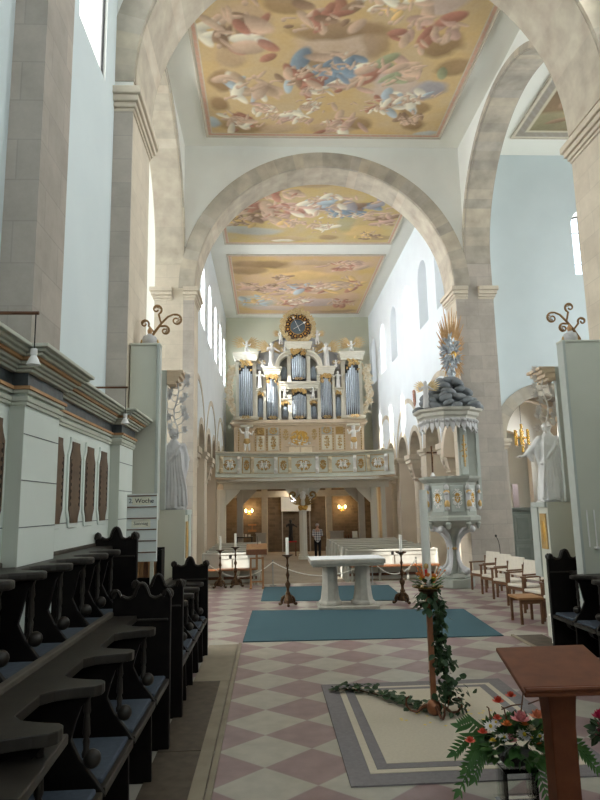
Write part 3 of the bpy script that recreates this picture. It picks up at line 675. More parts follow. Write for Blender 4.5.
# ---------------------------------------------------------------- choir stalls
def stall(name, label, xb, xt, z0, ys, ends, y0, y1, mir, zs=.60, za=1.15, cush='', back=True):
    """row along Y: xb back plane, xt arm tips, ys dividers, ends = (y, ztop) tall end panels, y0..y1 extent"""
    f = mx if mir else (lambda x: x)
    t = thing(name, label, 'choir stall', (0, 0, 0)); D = xt-xb
    P = lambda poly: [(f(x), z) for x, z in poly]
    # continuous arm board with round tongues
    W = .085; pts = [(xb-.04, y0)]
    alld = sorted(ys)
    ed = [y0]+[v for y in alld for v in (y,)]+[y1]
    inner = []
    lasty = y0; xn = xb+.20*D/.5
    inner.append((xn, y0))
    for y in alld:
        inner += [(xn+.0, max(lasty+.01, y-.20)), (xn+.05, y-.135), (xn+.12, y-W-.02)]
        inner += [(xt-.10, y-W), (xt-.035, y-W*.85), (xt-.005, y-W*.45), (xt, y), (xt-.005, y+W*.45), (xt-.035, y+W*.85), (xt-.10, y+W)]
        inner += [(xn+.12, y+W+.02), (xn+.05, y+.135), (xn+.0, y+.20)]
        lasty = y+.20
    inner = [(x, min(max(yy, y0), y1)) for x, yy in inner]
    inner.append((xn, y1)); poly = pts+inner+[(xb-.04, y1)]
    MB().pz([(f(x), y) for x, y in poly], z0+za-.055, z0+za).build('arm_rest', DARKT, t, bevel=.016)
    if back:
        MB().box(min(f(xb-.03), f(xb+.03)), max(f(xb-.03), f(xb+.03)), y0, y1, 0, z0+za-.055).build('back_panel', DARK, t)
        MB().box(min(f(xb-.075), f(xb-.02)), max(f(xb-.075), f(xb-.02)), y0, y1, z0+za-.03, z0+za+.035).build('back_rail', mat('worn_rail', (.10,.085,.065), (.06,.05,.04)), t, bevel=.01)
    for y in alld:
        pr = [(xb,0),(xt-.01,0),(xt-.02,zs-.08),(xt+.02,zs-.02),(xt-.03,zs+.05),(xt-.12,zs+.16),(xt-.17,zs+.26),(xt-.15,zs+.34),(xt-.12,za-.12),(xt-.06,za-.055),(xb,za-.055)]
        d = MB().prism(P([(x, z+z0) for x, z in pr]), lambda p: (p[0], y-.022, p[1]), lambda p: (p[0], y+.022, p[1])).build('divider', DARK, t, bevel=.006)
        c = MB(); h = za-.055-zs-.17; b = z0+zs+.17
        c.lathe([(.022,0),(.024,.02),(.016,.04),(.02,h*.25),(.014,h*.3),(.022,h*.36),(.018,h*.6),(.014,h*.66),(.022,h*.72),(.016,h*.9),(.026,h)], (f(xt-.09), y, b), 10)
        c.build('turned_column', DARKT, d, True)
        MB().ell((f(xt-.055), y, z0+zs+.16), (.05,.045,.05), 12, 8).build('knob', DARKT, d, True)
    seats = [y0]+alld+[y1]
    sb = []
    for a, b in zip(seats[:-1], seats[1:]):
        if b-a < .25: continue
        s = MB().box(min(f(xb+.02), f(xt+.015)), max(f(xb+.02), f(xt+.015)), a+.025, b-.025, z0+zs-.05, z0+zs).build('seat', DARKT, t, bevel=.006)
        MB().prism(P([(xt-.16, z0+zs-.05), (xt-.05, z0+zs-.05), (xt-.08, z0+zs-.13), (xt-.14, z0+zs-.17)]), lambda p: (p[0], (a+b)/2-.06, p[1]), lambda p: (p[0], (a+b)/2+.06, p[1])).build('bracket', DARK, s)
        sb.append((a, b))
    for y, zt in ends:
        n = 30; w = D; top = []
        for i in range(n+1):
            u = i/n; x = xb-.03+(D+.05)*u
            q = abs(u-.5)*2
            zz = zt-.10+.10*max(0, 1-(q/.22)**2)**.5 if q < .22 else zt-.10-.03*math.sin((q-.22)/.5*PI) if q < .72 else zt-.125+.065*math.sin(min(1, (q-.72)/.28)*PI)
            top.append((x, zz))
        pl = [(xb-.03, 0)]+[(xt+.02, 0)]+list(reversed(top))
        e = MB().prism(P(pl), lambda p: (p[0], y-.04, p[1]), lambda p: (p[0], y+.04, p[1])).build('end_panel', DARK, t, bevel=.008)
        tr = MB(); tr.tube([(f(x), y-.042, z) for x, z in top], .018, 6); tr.tube([(f(xb-.005), y-.042, zt-.32), (f(xt), y-.042, zt-.32)], .012, 6)
        for q in (xb-.01, xt-.0): tr.ell((f(q), y, zt-.10), (.045,.05,.05), 10, 6)
        tr.build('carved_edge', DARKT, e, True)
    for k, (a, b) in enumerate(sb):
        if not cush or b < 2.6: continue
        c = MB().box(min(f(xb+.05), f(xt-.01)), max(f(xb+.05), f(xt-.01)), a+.06, b-.06, z0+zs+.002, z0+zs+.035).build('seat_cushion', PAD, bevel=.014)
        CUSH.append((c, cush, a))
    return t
CUSH = []
stall('choir_stall', 'near block of dark oak choir stalls in the front left row', -1.40, -.93, 0, [3.04, 3.77, 4.55, 5.37], [(6.05, 1.43)], 2.9, 6.05, False, cush='front left row, near block')
stall('choir_stall', 'far block of dark oak choir stalls in the front left row, ending by the crossing', -1.40, -.93, 0, [7.45, 8.05, 8.65, 9.2], [(6.9, 1.42), (9.6, 1.39)], 6.9, 9.6, False, za=1.07, zs=.52, cush='front left row, far block')
stall('choir_stall', 'raised back row of dark oak choir stalls under the left panelling', -1.93, -1.515, .55, [2.2, 2.8, 3.37, 3.93, 4.48, 5.06, 5.66, 6.14, 6.63], [(7.38, 1.9)], 1.6, 7.38, False, zs=.55, za=1.15, cush='raised back row at the left')
stall('choir_stall', 'dark oak choir stalls in the front row at the right edge', -1.25, -.78, 0, [4.4, 5.15, 5.9, 6.65, 7.4, 8.15, 8.75], [(9.4, 1.38)], 3.7, 9.4, True, zs=.46, za=1.08, cush='right row')
stall('choir_stall', 'raised back row of dark oak choir stalls at the right edge', -1.93, -1.5, .4, [4.4, 5.1, 5.8, 6.5, 7.1], [(7.7, 1.75)], 3.7, 7.7, True, zs=.5, za=1.1)
for mir in (0, 1):
    f = mx if mir else (lambda x: x); a, b = sorted((f(-1.96), f(-1.47)))
    struct(MB().box(a, b, -1, 7.75, 0, .54 if not mir else .39).build('floor', DARK))
words = {'front left row, near block': 'front left stall row', 'front left row, far block': 'far left stall block', 'raised back row at the left': 'raised left back row', 'right row': 'front right stall row'}
cnt = {}
ordn = ['first', 'second', 'third', 'fourth', 'fifth', 'sixth', 'seventh', 'eighth', 'ninth', 'tenth']
for rw in words:
    cs = sorted([c for c in CUSH if c[1] == rw], key=lambda c: -c[2])
    for i, (c, _, a) in enumerate(cs):
        tag(c, 'blue-grey seat pad, %s from the altar end in the %s' % (ordn[i], words[rw]), 'cushion', 'blue-grey pads on the choir stalls')
# sloping end board of the near stall block
t = [o for o in bpy.data.objects if o.name == 'choir_stall'][0]
e = MB().pz([(-.985, 3.33), (-.95, 2.62), (-1.42, 2.62), (-1.42, 3.0), (-1.2, 3.33)], .985, 1.035).build('desk_board', DARKT, t, bevel=.008)
MB().box(-1.40, -1.02, 2.66, 2.72, 0, .985).build('desk_support', DARK, e)
# ---------------------------------------------------------------- floor coverings
def flat(name, poly, z, mt, label, cat):
    return tag(MB().pz(poly, z-.012, z).build(name, mt), label, cat)
flat('carpet', [(-.44, 10.40), (3.68, 10.25), (3.84, 12.85), (-.37, 13.42)], .014, CARPET, 'large teal carpet lying in front of the altar', 'carpet')
flat('carpet', [(-.21, 14.72), (3.0, 14.2), (3.1, 16.9), (-.16, 17.2)], .014, CARPET, 'smaller teal carpet lying behind the altar', 'carpet')
t = thing('floor_panel', 'beige rectangular floor panel with a double grey border', 'floor panel', (0, 0, 0))
gm = mat('grey_border', (.235,.215,.22), (.20,.18,.185), 30, .9, pos=True); bm_ = mat('beige_weave', (.60,.53,.42), (.55,.48,.38), 40, .9, pos=True)
MB().box(.59, 2.72, 5.12, 7.86, .001, .012).build('outer_border', gm, t)
MB().box(.77, 2.54, 5.32, 7.68, .012, .016).build('light_band', bm_, t)
MB().box(.835, 2.475, 5.39, 7.61, .016, .019).build('inner_border', gm, t)
MB().box(.93, 2.38, 5.485, 7.515, .019, .022).build('field', bm_, t)

# ---------------------------------------------------------------- altar
t = thing('altar_table', 'stone altar table on two splayed pillars in the crossing', 'altar', (1.6, 13.6, 0))
MB().box(-.62, .64, -.36, .42, 0, .06).build('plinth', STONET, t, bevel=.015)
for s in (-1, 1):
    q = MB(); rings = []
    for z, w, d in ((.06,.235,.27),(.12,.24,.27),(.15,.20,.23),(.25,.18,.21),(.5,.155,.18),(.86,.15,.17)):
        rings.append([(s*.345+w*math.cos(PI/8+i*PI/4)*1.08, d*math.sin(PI/8+i*PI/4)*1.08, z) for i in range(8)])
    q.loft(rings).build('pillar', STONET, t, bevel=.012)
MB().box(-.74, .74, -.46, .46, .86, .91).box(-.77, .77, -.49, .49, .91, 1.0).build('table_slab', STONET, t, bevel=.015)
tag(MB().box(-.765+1.6, .765+1.6, -.44+13.6, .44+13.6, 1.001, 1.012).build('altar_cloth', LINEN), 'white linen cloth spread over the stone altar', 'altar cloth')

# ---------------------------------------------------------------- candlesticks with candles
def candlestick():
    t = thing('candlestick', 'tall dark bronze tripod candlestick', 'candlestick')
    pr = [(.05,.24),(.06,.27),(.035,.30),(.03,.36),(.055,.42),(.06,.46),(.03,.50),(.018,.54),(.03,.60),(.045,.64),(.03,.68),(.016,.74),(.02,.80),(.034,.84),(.02,.88),(.016,.95),(.03,1.0),(.07,1.03),(.115,1.05),(.12,1.07),(.02,1.065)]
    MB().lathe(pr, n=16).build('stem', BRONZE, t, True)
    f = MB()
    f.loft([[(r*math.cos(a), r*math.sin(a), z) for a in [2*PI*k/3+q for k in range(3) for q in (-.35, .35)]] for z, r in ((.06,.13),(.14,.11),(.22,.07),(.26,.045))])
    f.build('tripod', BRONZE, t, bevel=.01)
    for k in range(3):
        a = 2*PI*k/3-PI/2; q = MB()
        q.tube([(r*math.cos(a), r*math.sin(a), z) for r, z in ((.07,.2),(.13,.16),(.16,.10),(.15,.05),(.18,.03),(.22,.035))], [.035,.04,.032,.026,.03,.022], 8)
        q.ell((.20*math.cos(a), .20*math.sin(a), .033), (.035,.035,.032), 8, 6); q.build('foot', BRONZE, t, True)
    return t
def candle(h, r=.032):
    t = thing('altar_candle', 'x', 'candle')
    MB().lathe([(r,0),(r,h-.006),(r*.7,h),(.002,h-.004)], n=14).build('wax_body', WAX, t, True)
    MB().tube([(0,0,h-.01),(.002,0,h+.018)], .003, 5).build('wick', BLACK, t); return t
cs0 = candlestick(); ca0 = candle(.36)
spots = [((.38,13.94), 1.0, 'near left of the altar, by the large carpet'), ((2.82,13.75), 1.0, 'just right of the altar'), ((-1.32,17.3), .92, 'at far left, next to the front pew end'), ((-.92,17.4), .98, 'behind the left stalls, beside the small lectern')]
for i, ((x, y), s, w_) in enumerate(spots):
    c = cs0 if i == 0 else dup(cs0, (0,0,0)); c.location = (x, y, .014 if i == 1 else 0); c.scale = (s,)*3; c.rotation_euler[2] = i*.5
    tag(c, 'tall dark bronze candlestick '+w_, None, 'bronze candlesticks around the altar')
    k = ca0 if i == 0 else dup(ca0, (0,0,0)); k.location = (x, y, c.location.z+1.066*s)
    tag(k, 'white candle on the bronze candlestick '+w_, None, 'white candles on candlesticks')

# ---------------------------------------------------------------- paschal candle on its copper stand
PXY = (1.62, 6.62)
t = thing('candle_stand', 'slender copper-coloured floor stand carrying the great candle', 'candle stand', (PXY[0], PXY[1], .022))
MB().bb((0,0,.62), (.055,.055,1.16)).build('pole', COPPER, t, bevel=.008)
MB().lathe([(.05,1.14),(.075,1.17),(.10,1.19),(.10,1.21),(.045,1.215)], n=18).build('collar', BRONZE, t, True)
MB().lathe([(.15,1.225),(.16,1.232),(.16,1.238),(.02,1.236)], n=28).build('drip_plate', BRASS, t, True)
MB().ell((0,0,.07), (.075,.075,.08), 14, 8).build('base_knob', COPPER, t, True)
for k in range(3):
    a = [2.9, -.15, -1.45][k]; q = MB()
    q.tube([(r*math.cos(a), r*math.sin(a), z) for r, z in ((.02,.10),(.10,.075),(.17,.02),(.23,.03),(.275,.08),(.27,.14),(.24,.165))], [.02,.018,.014,.012,.011,.010,.008], 8)
    q.build('foot', mat('dark_copper', (.17,.07,.035), (.11,.045,.025), 14, .35, .6), t, True)
t = thing('great_candle', 'thick white candle with a red emblem on the copper stand', 'candle', (PXY[0], PXY[1], 1.262))
MB().lathe([(.044,0),(.043,.965),(.04,.98),(.006,.975)], n=24).build('wax_body', WAX, t, True)
e = MB()
e.box(-.036,-.008,-.052,-.046,.10,.17); e.build('red_emblem', mat('red_wax', (.65,.04,.03)), t, bevel=.004)
MB().ell((-.018,-.046,.20), (.026,.008,.03), 10, 6).build('gold_emblem', GOLDM, t, True)
def leafball(c, n, rr, L, rg, mb, zf=1.0):
    for i in range(n):
        a = rg.uniform(0, 2*PI); b = rg.uniform(-.5, 1.0); d = Vector((math.cos(a)*math.cos(b), math.sin(a)*math.cos(b), math.sin(b)*zf))
        p = Vector(c)+Vector((d.x*rr[0], d.y*rr[1], d.z*rr[2])); l = L*rg.uniform(.7, 1.3)
        mb.leaf(p, d+Vector((rg.uniform(-.6,.6), rg.uniform(-.6,.6), rg.uniform(-.5,.4))), Vector((rg.uniform(-1,1), rg.uniform(-1,1), 1)), l, l*.6)
rg = random.Random(3)
t = thing('flower_wreath', 'small wreath of orange blossoms and leaves around the great candle', 'flowers', (PXY[0], PXY[1], 1.236))
b = MB()
for i in range(60):
    a = i*.7; r = .06+.05*rg.random(); b.leaf((r*math.cos(a), r*math.sin(a), .01+.09*rg.random()), (math.cos(a)*1.4, math.sin(a)*1.4, rg.uniform(-.1,1)), (0,0,1), .10, .05)
b.build('foliage', LEAF, t)
OR = mat('orange_petal', (.85,.30,.08), (.75,.20,.05), 20, .6); YE = mat('yellow_petal', (.85,.66,.08), (.8,.55,.05), 20, .6); PK = mat('pink_petal', (.80,.36,.38), (.72,.28,.30), 20, .6)
RD = mat('coral_petal', (.80,.16,.09), (.70,.10,.06), 20, .6); WH = mat('white_petal', (.88,.86,.84), (.8,.78,.78), 20, .6); MG = mat('magenta_petal', (.60,.03,.12), (.5,.02,.09), 20, .6)
def bloom(mb, c, r, n=(5, 7, 9)):                    # rose: shells of cupped petals round a bud
    c = Vector(c); mb.ell(c, (r*.45, r*.45, r*.55), 8, 6)
    for k, m_ in enumerate(n):
        for i in range(m_):
            a = 2*PI*i/m_+k*.5; d = Vector((math.cos(a), math.sin(a), 1.5-k*.75)).normalized()
            mb.leaf(c+Vector((math.cos(a), math.sin(a), 0))*r*.12*k+Vector((0,0,-.35*r)), d, Vector((-math.cos(a), -math.sin(a), .4)), r*1.15, r*.95, -.3, 3)
    return mb
def daisy(mb, c, r, nrm=(0,-.6,1)):
    nrm = Vector(nrm).normalized(); x = nrm.orthogonal().normalized(); y = nrm.cross(x)
    for i in range(12):
        a = 2*PI*i/12; mb.leaf(c, x*math.cos(a)+y*math.sin(a), nrm, r, r*.42, -.1, 2)
    return mb
for i in range(11):
    a = 2*PI*i/11; r = .075+.02*(i % 2)
    bloom(MB(), (r*math.cos(a), r*math.sin(a), .10+.02*(i % 3)), .03, (5, 6)).build('blossom', OR if i % 3 else YE, t)
sp = MB()
for i in range(9):
    a = i*2.1+2; r = .12+.07*rg.random(); p = (r*math.cos(a), r*math.sin(a), .16+.07*rg.random()); sp.tube([(.05*math.cos(a), .05*math.sin(a), .04), p], .003, 4); sp.ell(p, .011, 6, 4)
sp.build('berry_sprig', OR, t)
# ivy: hangs down the stand and runs over the floor to the left
t = thing('ivy_garland', 'dark green ivy garland trailing down the copper stand and across the floor', 'garland', (PXY[0], PXY[1], 0))
path = [(.02,-.1,1.17),(.10,-.03,1.08),(.09,0,.95),(.06,.03,.8),(.09,.02,.65),(.12,.0,.5),(.14,.0,.35),(.16,.0,.2),(.14,.0,.08)]
st = MB(); st.tube(path, .006, 5)
fp = [(-.02,.06,.04),(-.18,.30,.035),(-.40,.62,.035),(-.62,.86,.035),(-.85,.98,.03)]
st.tube(fp, .006, 5); st.build('stem', BROWN, t)
iv = MB()
def interp(P, u):
    k = min(int(u*(len(P)-1)), len(P)-2); fq = u*(len(P)-1)-k; return Vector(P[k]).lerp(Vector(P[k+1]), fq)
for i in range(430):
    u = rg.random()**.8; p = interp(path, u); w_ = .045+.10*max(0, u-.45)*1.5
    p += Vector((rg.gauss(.01, w_*.8), rg.gauss(0, w_*.8), rg.gauss(0, .03))); p.z = max(p.z, .05); l = rg.uniform(.045,.085)
    iv.leaf(p, (rg.uniform(-1,1), rg.uniform(-1,1), rg.uniform(-1.2,.3)), (rg.uniform(-1,1), rg.uniform(-1,.3), 1), l, l*.85)
for i in range(210):
    p = interp(fp, rg.random()); p += Vector((rg.gauss(0,.05), rg.gauss(0,.05), abs(rg.gauss(.01,.03)))); l = rg.uniform(.05,.085)
    iv.leaf(p, (rg.uniform(-1,1), rg.uniform(-1,1), rg.uniform(-.1,.5)), (rg.uniform(-.6,.6), rg.uniform(-.6,.6), 1), l, l*.8)
for i in range(60):                                  # bunch under the plate
    a = rg.uniform(0, 2*PI); l = rg.uniform(.06,.09); iv.leaf((.11*math.cos(a), .11*math.sin(a), 1.15+rg.uniform(-.12,.07)), (math.cos(a), math.sin(a), rg.uniform(-1.5,.2)), (0,0,1), l, l*.8)
o = iv.build('ivy_leaves', IVY, t); o['kind'] = 'stuff'
pt = MB()
for i in range(26):
    a = rg.uniform(0, 2*PI); r = rg.uniform(.1, .6); p = (.25+r*math.cos(a), -.1+.45*r*math.sin(a), .025); pt.leaf(p, (math.cos(a*3), math.sin(a*3), .1), (0,0,1), .035, .025)
o = pt.build('fallen_petals', YE); o.location = (PXY[0], PXY[1], 0); tag(o, 'scattered yellow petals lying around the foot of the copper stand', 'petals', kind='stuff')

# ---------------------------------------------------------------- reading stand in the foreground
t = thing('lectern', 'brown wooden reading stand with a sloping board in the right foreground', 'lectern', (1.76, 4.05, 0))
tp = MB(); C4 = [(-.22,.41,1.115),(.40,.42,1.115),(.29,-.37,1.035),(-.335,-.35,1.035)]
tp.add([(x, y, z-.028) for x, y, z in C4]+C4, [(3,2,1,0),(4,5,6,7),(0,1,5,4),(1,2,6,5),(2,3,7,6),(3,0,4,7)])
LECT = mat('lectern_wood', (.16,.05,.02), (.11,.033,.014), 9, .5, spec=.2)
tp.build('sloping_board', LECT, t, bevel=.008)
MB().add([(-.33,-.355,1.032),(.285,-.375,1.032),(.285,-.345,1.06),(-.33,-.325,1.06)], [(0,1,2,3)]).tube([(-.33,-.352,1.05),(.285,-.372,1.05)], .012, 6).build('book_ledge', LECT, t)
MB().loft([[(x*w-.0, y*w, z) for x, y in ((-1,-1),(1,-1),(1,1),(-1,1))] for z, w in ((.02,.075),(.75,.075),(.9,.085),(1.03,.10))]).build('post', LECT, t, bevel=.012)
MB().box(-.22,.22,-.05,.05,0,.06).box(-.05,.05,-.22,.22,0,.06).build('foot', LECT, t, bevel=.01)

# ---------------------------------------------------------------- flower arrangement on a clear stand
FY = 4.72
fc = at(515, 757, FY)
t = thing('flower_stand', 'clear acrylic block stand under the flower bowl in the foreground', 'stand', (fc.x, FY, .012))
MB().box(-.13,.13,-.13,.13,0,.02).build('base', ACRYL, t, bevel=.004)
q = MB()
for a, b, c, d in ((-.11,.11,-.11,-.10),(-.11,.11,.10,.11),(-.11,-.10,-.10,.10),(.10,.11,-.10,.10)): q.box(a, b, c, d, .02, fc.z-.075)
q.build('walls', ACRYL, t)
MB().box(-.12,.12,-.12,.12,fc.z-.075,fc.z-.06).build('top', ACRYL, t, bevel=.004)
t = thing('flower_arrangement', 'bowl of mixed pink, coral, white and yellow flowers beside the foreground lectern', 'flowers', (fc.x, FY, fc.z-.045))
MB().lathe([(.06,0),(.10,.02),(.125,.06),(.13,.08),(.12,.08),(.0,.07)], n=24).build('bowl', BLACK, t, True)
def FP(cx, cy, Y=FY): return at(440+cx/3.75, 640+cy/3.75, Y)-Vector(t.location)
fo = MB(); leafball((0,0,.13), 230, (.22,.18,.13), .085, rg, fo); fo.build('foliage', LEAF, t)
da = MB(); leafball((0,0,.15), 120, (.20,.16,.15), .06, rg, da); da.build('dark_foliage', IVY, t)
for (x0, y0), (x1, y1), dy in (((180,380),(75,560),-.1),((170,400),(100,480),-.15),((190,400),(130,510),-.12),((160,360),(60,420),-.02),((330,420),(400,585),-.15),((380,430),(430,540),-.12),((470,400),(585,480),.02),((460,380),(560,440),.05),((170,350),(80,325),.05)):
    a, c = FP(x0, y0), FP(x1, y1, FY+dy); fr = MB(); mid = (a+c)/2+Vector((0,0,.05)); P_ = [a+(mid-a)*k/4 for k in range(4)]+[mid+(c-mid)*k/5 for k in range(6)]
    fr.tube(P_, .004, 5)
    dd = (c-a).normalized(); sd = dd.cross(Vector((0,-1,.3))).normalized()
    for k, p in enumerate(P_):
        l = .085*(1-.03*k)
        for s in (-1, 1): fr.leaf(p, dd*.7+sd*s*.8+Vector((0,-.15,-.1)), Vector((0,-1,.4)), l, l*.30)
    fr.leaf(c, dd, Vector((0,-1,.4)), .08, .035); fr.build('leaf_spray', LEAF, t)
for cx, cy, r, m_, nm in ((265,205,.030,RD,'rose'),(218,225,.034,RD,'rose'),(160,342,.028,RD,'rose'),(113,375,.030,RD,'rose'),(215,290,.026,RD,'rose'),(250,313,.030,OR,'rose'),(365,382,.026,OR,'rose'),(316,312,.026,OR,'rose'),
        (302,290,.055,PK,'carnation'),(262,370,.042,PK,'carnation'),(366,280,.045,mat('salmon_petal', (.85,.36,.2), (.78,.3,.16), 20, .6),'carnation'),(410,300,.032,YE,'carnation'),(408,340,.04,YE,'carnation'),(392,412,.018,YE,'carnation'),(198,375,.02,YE,'carnation'),(340,330,.03,mat('pale_petal', (.8,.72,.5)),'carnation')):
    bloom(MB(), FP(cx, cy, FY-.13), r).build(nm, m_, t)
for cx, cy, r in ((188,325,.05),(315,356,.055),(342,370,.045),(372,362,.045),(240,366,.04),(208,310,.035)):
    p = FP(cx, cy, FY-.15); b = daisy(MB(), p, r).build('daisy', WH, t); MB().ell(p+Vector((0,-.01,.008)), r*.25, 8, 5).build('daisy_eye', YE, b)
for x0, y0, x1, y1 in ((250,300,230,250),(330,240,410,220),(230,260,310,240),(300,300,330,170),(190,300,175,250)):
    MB().tube([FP(x0,y0), FP((x0+x1)/2, min(y0,y1)+5), FP(x1,y1)], .005, 5).build('twig', BROWN, t)
t = thing('flower_bunch', 'bunch of dark red flowers at the right photo edge', 'flowers', tuple(at(606, 728, 4.6)-Vector((0,0,.08))))
zq = t.location.z
b = MB(); leafball((0,0,.05), 60, (.07,.07,.07), .07, rg, b); b.build('foliage', IVY, t)
for i in range(9):
    a = i*2.4; bloom(MB(), (.055*math.cos(a)*(i % 3)/2, .04*math.sin(a), .10+.06*math.sin(i*1.3)), .045).build('blossom', MG, t)
MB().lathe([(.05,-zq+.002),(.055,-zq+.03),(.02,-zq+.06),(.018,-.05),(.06,.0),(.07,.06),(.055,.06)], n=16).build('vase', BLACK, t, True)
# ---------------------------------------------------------------- carved figures
def limb(mb, pts, rad, n=8): mb.tube(pts, rad, n); [mb.ell(p, r*.98, n, 5) for p, r in zip(pts, rad)]
def head(mb, c, r, face=(0, 1, 0), hair=True, detail=True):
    c = Vector(c); f = Vector(face).normalized(); s = f.cross(Vector((0,0,1))).normalized()
    mb.ell(c, (r*.82, r*.86, r*1.05), 12, 9)
    mb.ell(c+f*r*.28-Vector((0,0,r*.45)), (r*.55, r*.55, r*.55), 10, 7)
    if detail:
        mb.ell(c+f*r*.92-Vector((0,0,r*.12)), (r*.13, r*.2, r*.25), 6, 5)
        for q in (-1, 1): mb.ell(c+s*q*r*.84-Vector((0,0,r*.08)), (r*.12, r*.2, r*.26), 6, 5); mb.ell(c+f*r*.72+s*q*r*.33+Vector((0,0,r*.14)), r*.17, 6, 5)
    if hair:
        rg = random.Random(5)
        for i in range(22):
            a = rg.uniform(0, 2*PI); b = rg.uniform(.0, 1.4); d = Vector((math.cos(a)*math.cos(b), math.sin(a)*math.cos(b), math.sin(b)))
            if d.dot(f) > .55 and d.z < .6: continue
            mb.ell(c+Vector((d.x*r*.82, d.y*r*.86, d.z*r*1.0)), r*.28, 6, 5)
def hand(mb, w, d, up, s, spread=.35):
    """palm plus four fingers and a thumb, from wrist w along d"""
    w, d, up = Vector(w), Vector(d).normalized(), Vector(up).normalized(); x = d.cross(up).normalized()
    mb.ell(w+d*s*.30, s*.26, 8, 6); mb.ell(w+d*s*.45, s*.27, 8, 6)
    for i, (q, L) in enumerate(((-1.5,.40),(-.5,.50),(.5,.46),(1.5,.36))):
        b = w+d*s*.60+x*q*s*.15; m_ = b+d*s*L*.55+x*q*spread*s*.06; limb(mb, [b, m_, m_+d*s*L*.4-up*s*.14], [s*.085, s*.078, s*.06], 6)
    b = w+d*s*.22+x*-1.2*s*.2; limb(mb, [b, b+(d*.6-x*.7)*s*.28, b+(d*1.0-x*.75)*s*.45], [s*.09, s*.08, s*.06], 6)
def robe(mb, prof, folds, amp, cx=None, n=96, seed=1):
    rg = random.Random(seed); ph = [rg.uniform(0, 6.28) for _ in range(4)]; rings = []
    cx = cx or (lambda z: (0, 0))
    for i, (z, rx, ry) in enumerate(prof):
        ring = []
        for j in range(n):
            a = 2*PI*j/n; k = 1+amp*min(1, max(.15, (prof[-1][0]-z)*2))*(math.sin(folds*a+ph[0]+z*1.5)*.6+math.sin((folds*1.7//1)*a+ph[1]-z*2.3)*.4)
            c = cx(z); ring.append((c[0]+rx*k*math.cos(a), c[1]+ry*k*math.sin(a), z))
        rings.append(ring)
    mb.loft(rings)
def winged(H, kind):
    """small carved figure facing -Y; kind stand / putto / lift"""
    mb = MB(); s = H
    if kind == 'stand':
        robe(mb, [(0,.13*s,.11*s),(.2*s,.11*s,.10*s),(.45*s,.10*s,.085*s),(.56*s,.085*s,.07*s),(.66*s,.10*s,.075*s),(.78*s,.115*s,.07*s),(.83*s,.05*s,.05*s)], 7, .12, n=48)
        limb(mb, [(-.11*s,0,.78*s),(-.19*s,-.06*s,.66*s),(-.20*s,-.16*s,.76*s)], [.04*s,.035*s,.025*s]); limb(mb, [(.11*s,0,.78*s),(.20*s,-.04*s,.70*s),(.30*s,-.08*s,.64*s)], [.04*s,.035*s,.025*s])
        limb(mb, [(-.05*s,-.02*s,.05*s),(-.05*s,-.09*s,.015*s)], [.04*s,.03*s]); limb(mb, [(.05*s,-.02*s,.05*s),(.05*s,-.09*s,.015*s)], [.04*s,.03*s])
        head(mb, (0,-.01*s,.90*s), .078*s, (0,-1,0), True, False)
    else:
        z = .0
        limb(mb, [(0,0,.38*s),(0,.01*s,.52*s),(0,0,.68*s)], [.11*s,.10*s,.11*s], 10)
        if kind == 'putto':
            limb(mb, [(-.06*s,0,.38*s),(-.12*s,-.16*s,.36*s),(-.12*s,-.20*s,.14*s),(-.12*s,-.27*s,.10*s)], [.075*s,.065*s,.045*s,.035*s]); limb(mb, [(.06*s,0,.38*s),(.14*s,-.14*s,.30*s),(.16*s,-.10*s,.06*s),(.16*s,-.17*s,.03*s)], [.075*s,.065*s,.045*s,.035*s])
            mb.ell((0,.02*s,.26*s), (.18*s,.14*s,.12*s), 10, 6)
        else:
            limb(mb, [(-.06*s,0,.38*s),(-.07*s,-.05*s,.2*s),(-.08*s,0,.04*s),(-.08*s,-.08*s,.02*s)], [.075*s,.06*s,.045*s,.035*s]); limb(mb, [(.06*s,0,.38*s),(.09*s,-.03*s,.2*s),(.10*s,.02*s,.04*s),(.10*s,-.06*s,.02*s)], [.075*s,.06*s,.045*s,.035*s])
            mb.ell((0,0,.36*s), (.13*s,.11*s,.08*s), 10, 6)
        limb(mb, [(-.10*s,0,.68*s),(-.22*s,-.06*s,.70*s),(-.30*s,-.08*s,.84*s)], [.05*s,.042*s,.032*s]); limb(mb, [(.10*s,0,.68*s),(.21*s,-.08*s,.60*s),(.27*s,-.14*s,.72*s)], [.05*s,.042*s,.032*s])
        head(mb, (.01*s,-.02*s,.85*s), .11*s, (0,-1,0), True, False)
    return remesh(mb, 'carved_'+kind, max(.012, H*.014), 2)
def wing_mesh(L):
    mb = MB()
    for k in range(8):
        a = -.75+.24*k; l = L*(.45+.55*math.sin(PI*(k+1.5)/10)); p0 = (.06*L, .02*k*L*.1, .02*k*L)
        mb.leaf(p0, (math.cos(a*.75+.35), .12, math.sin(a*.75+.35)), (0,-1,.1), l, L*.13, .15, 4)
    mb.tube([(0,0,0),(.18*L,.02*L,.16*L),(.4*L,.04*L,.22*L)], [.05*L,.05*L,.03*L], 8)
    return mb.mesh('wing')
FIGM = {}
WINGM = mat('pale_gilt_wing', (.72,.60,.38), (.62,.44,.20), 14, .5, .2)
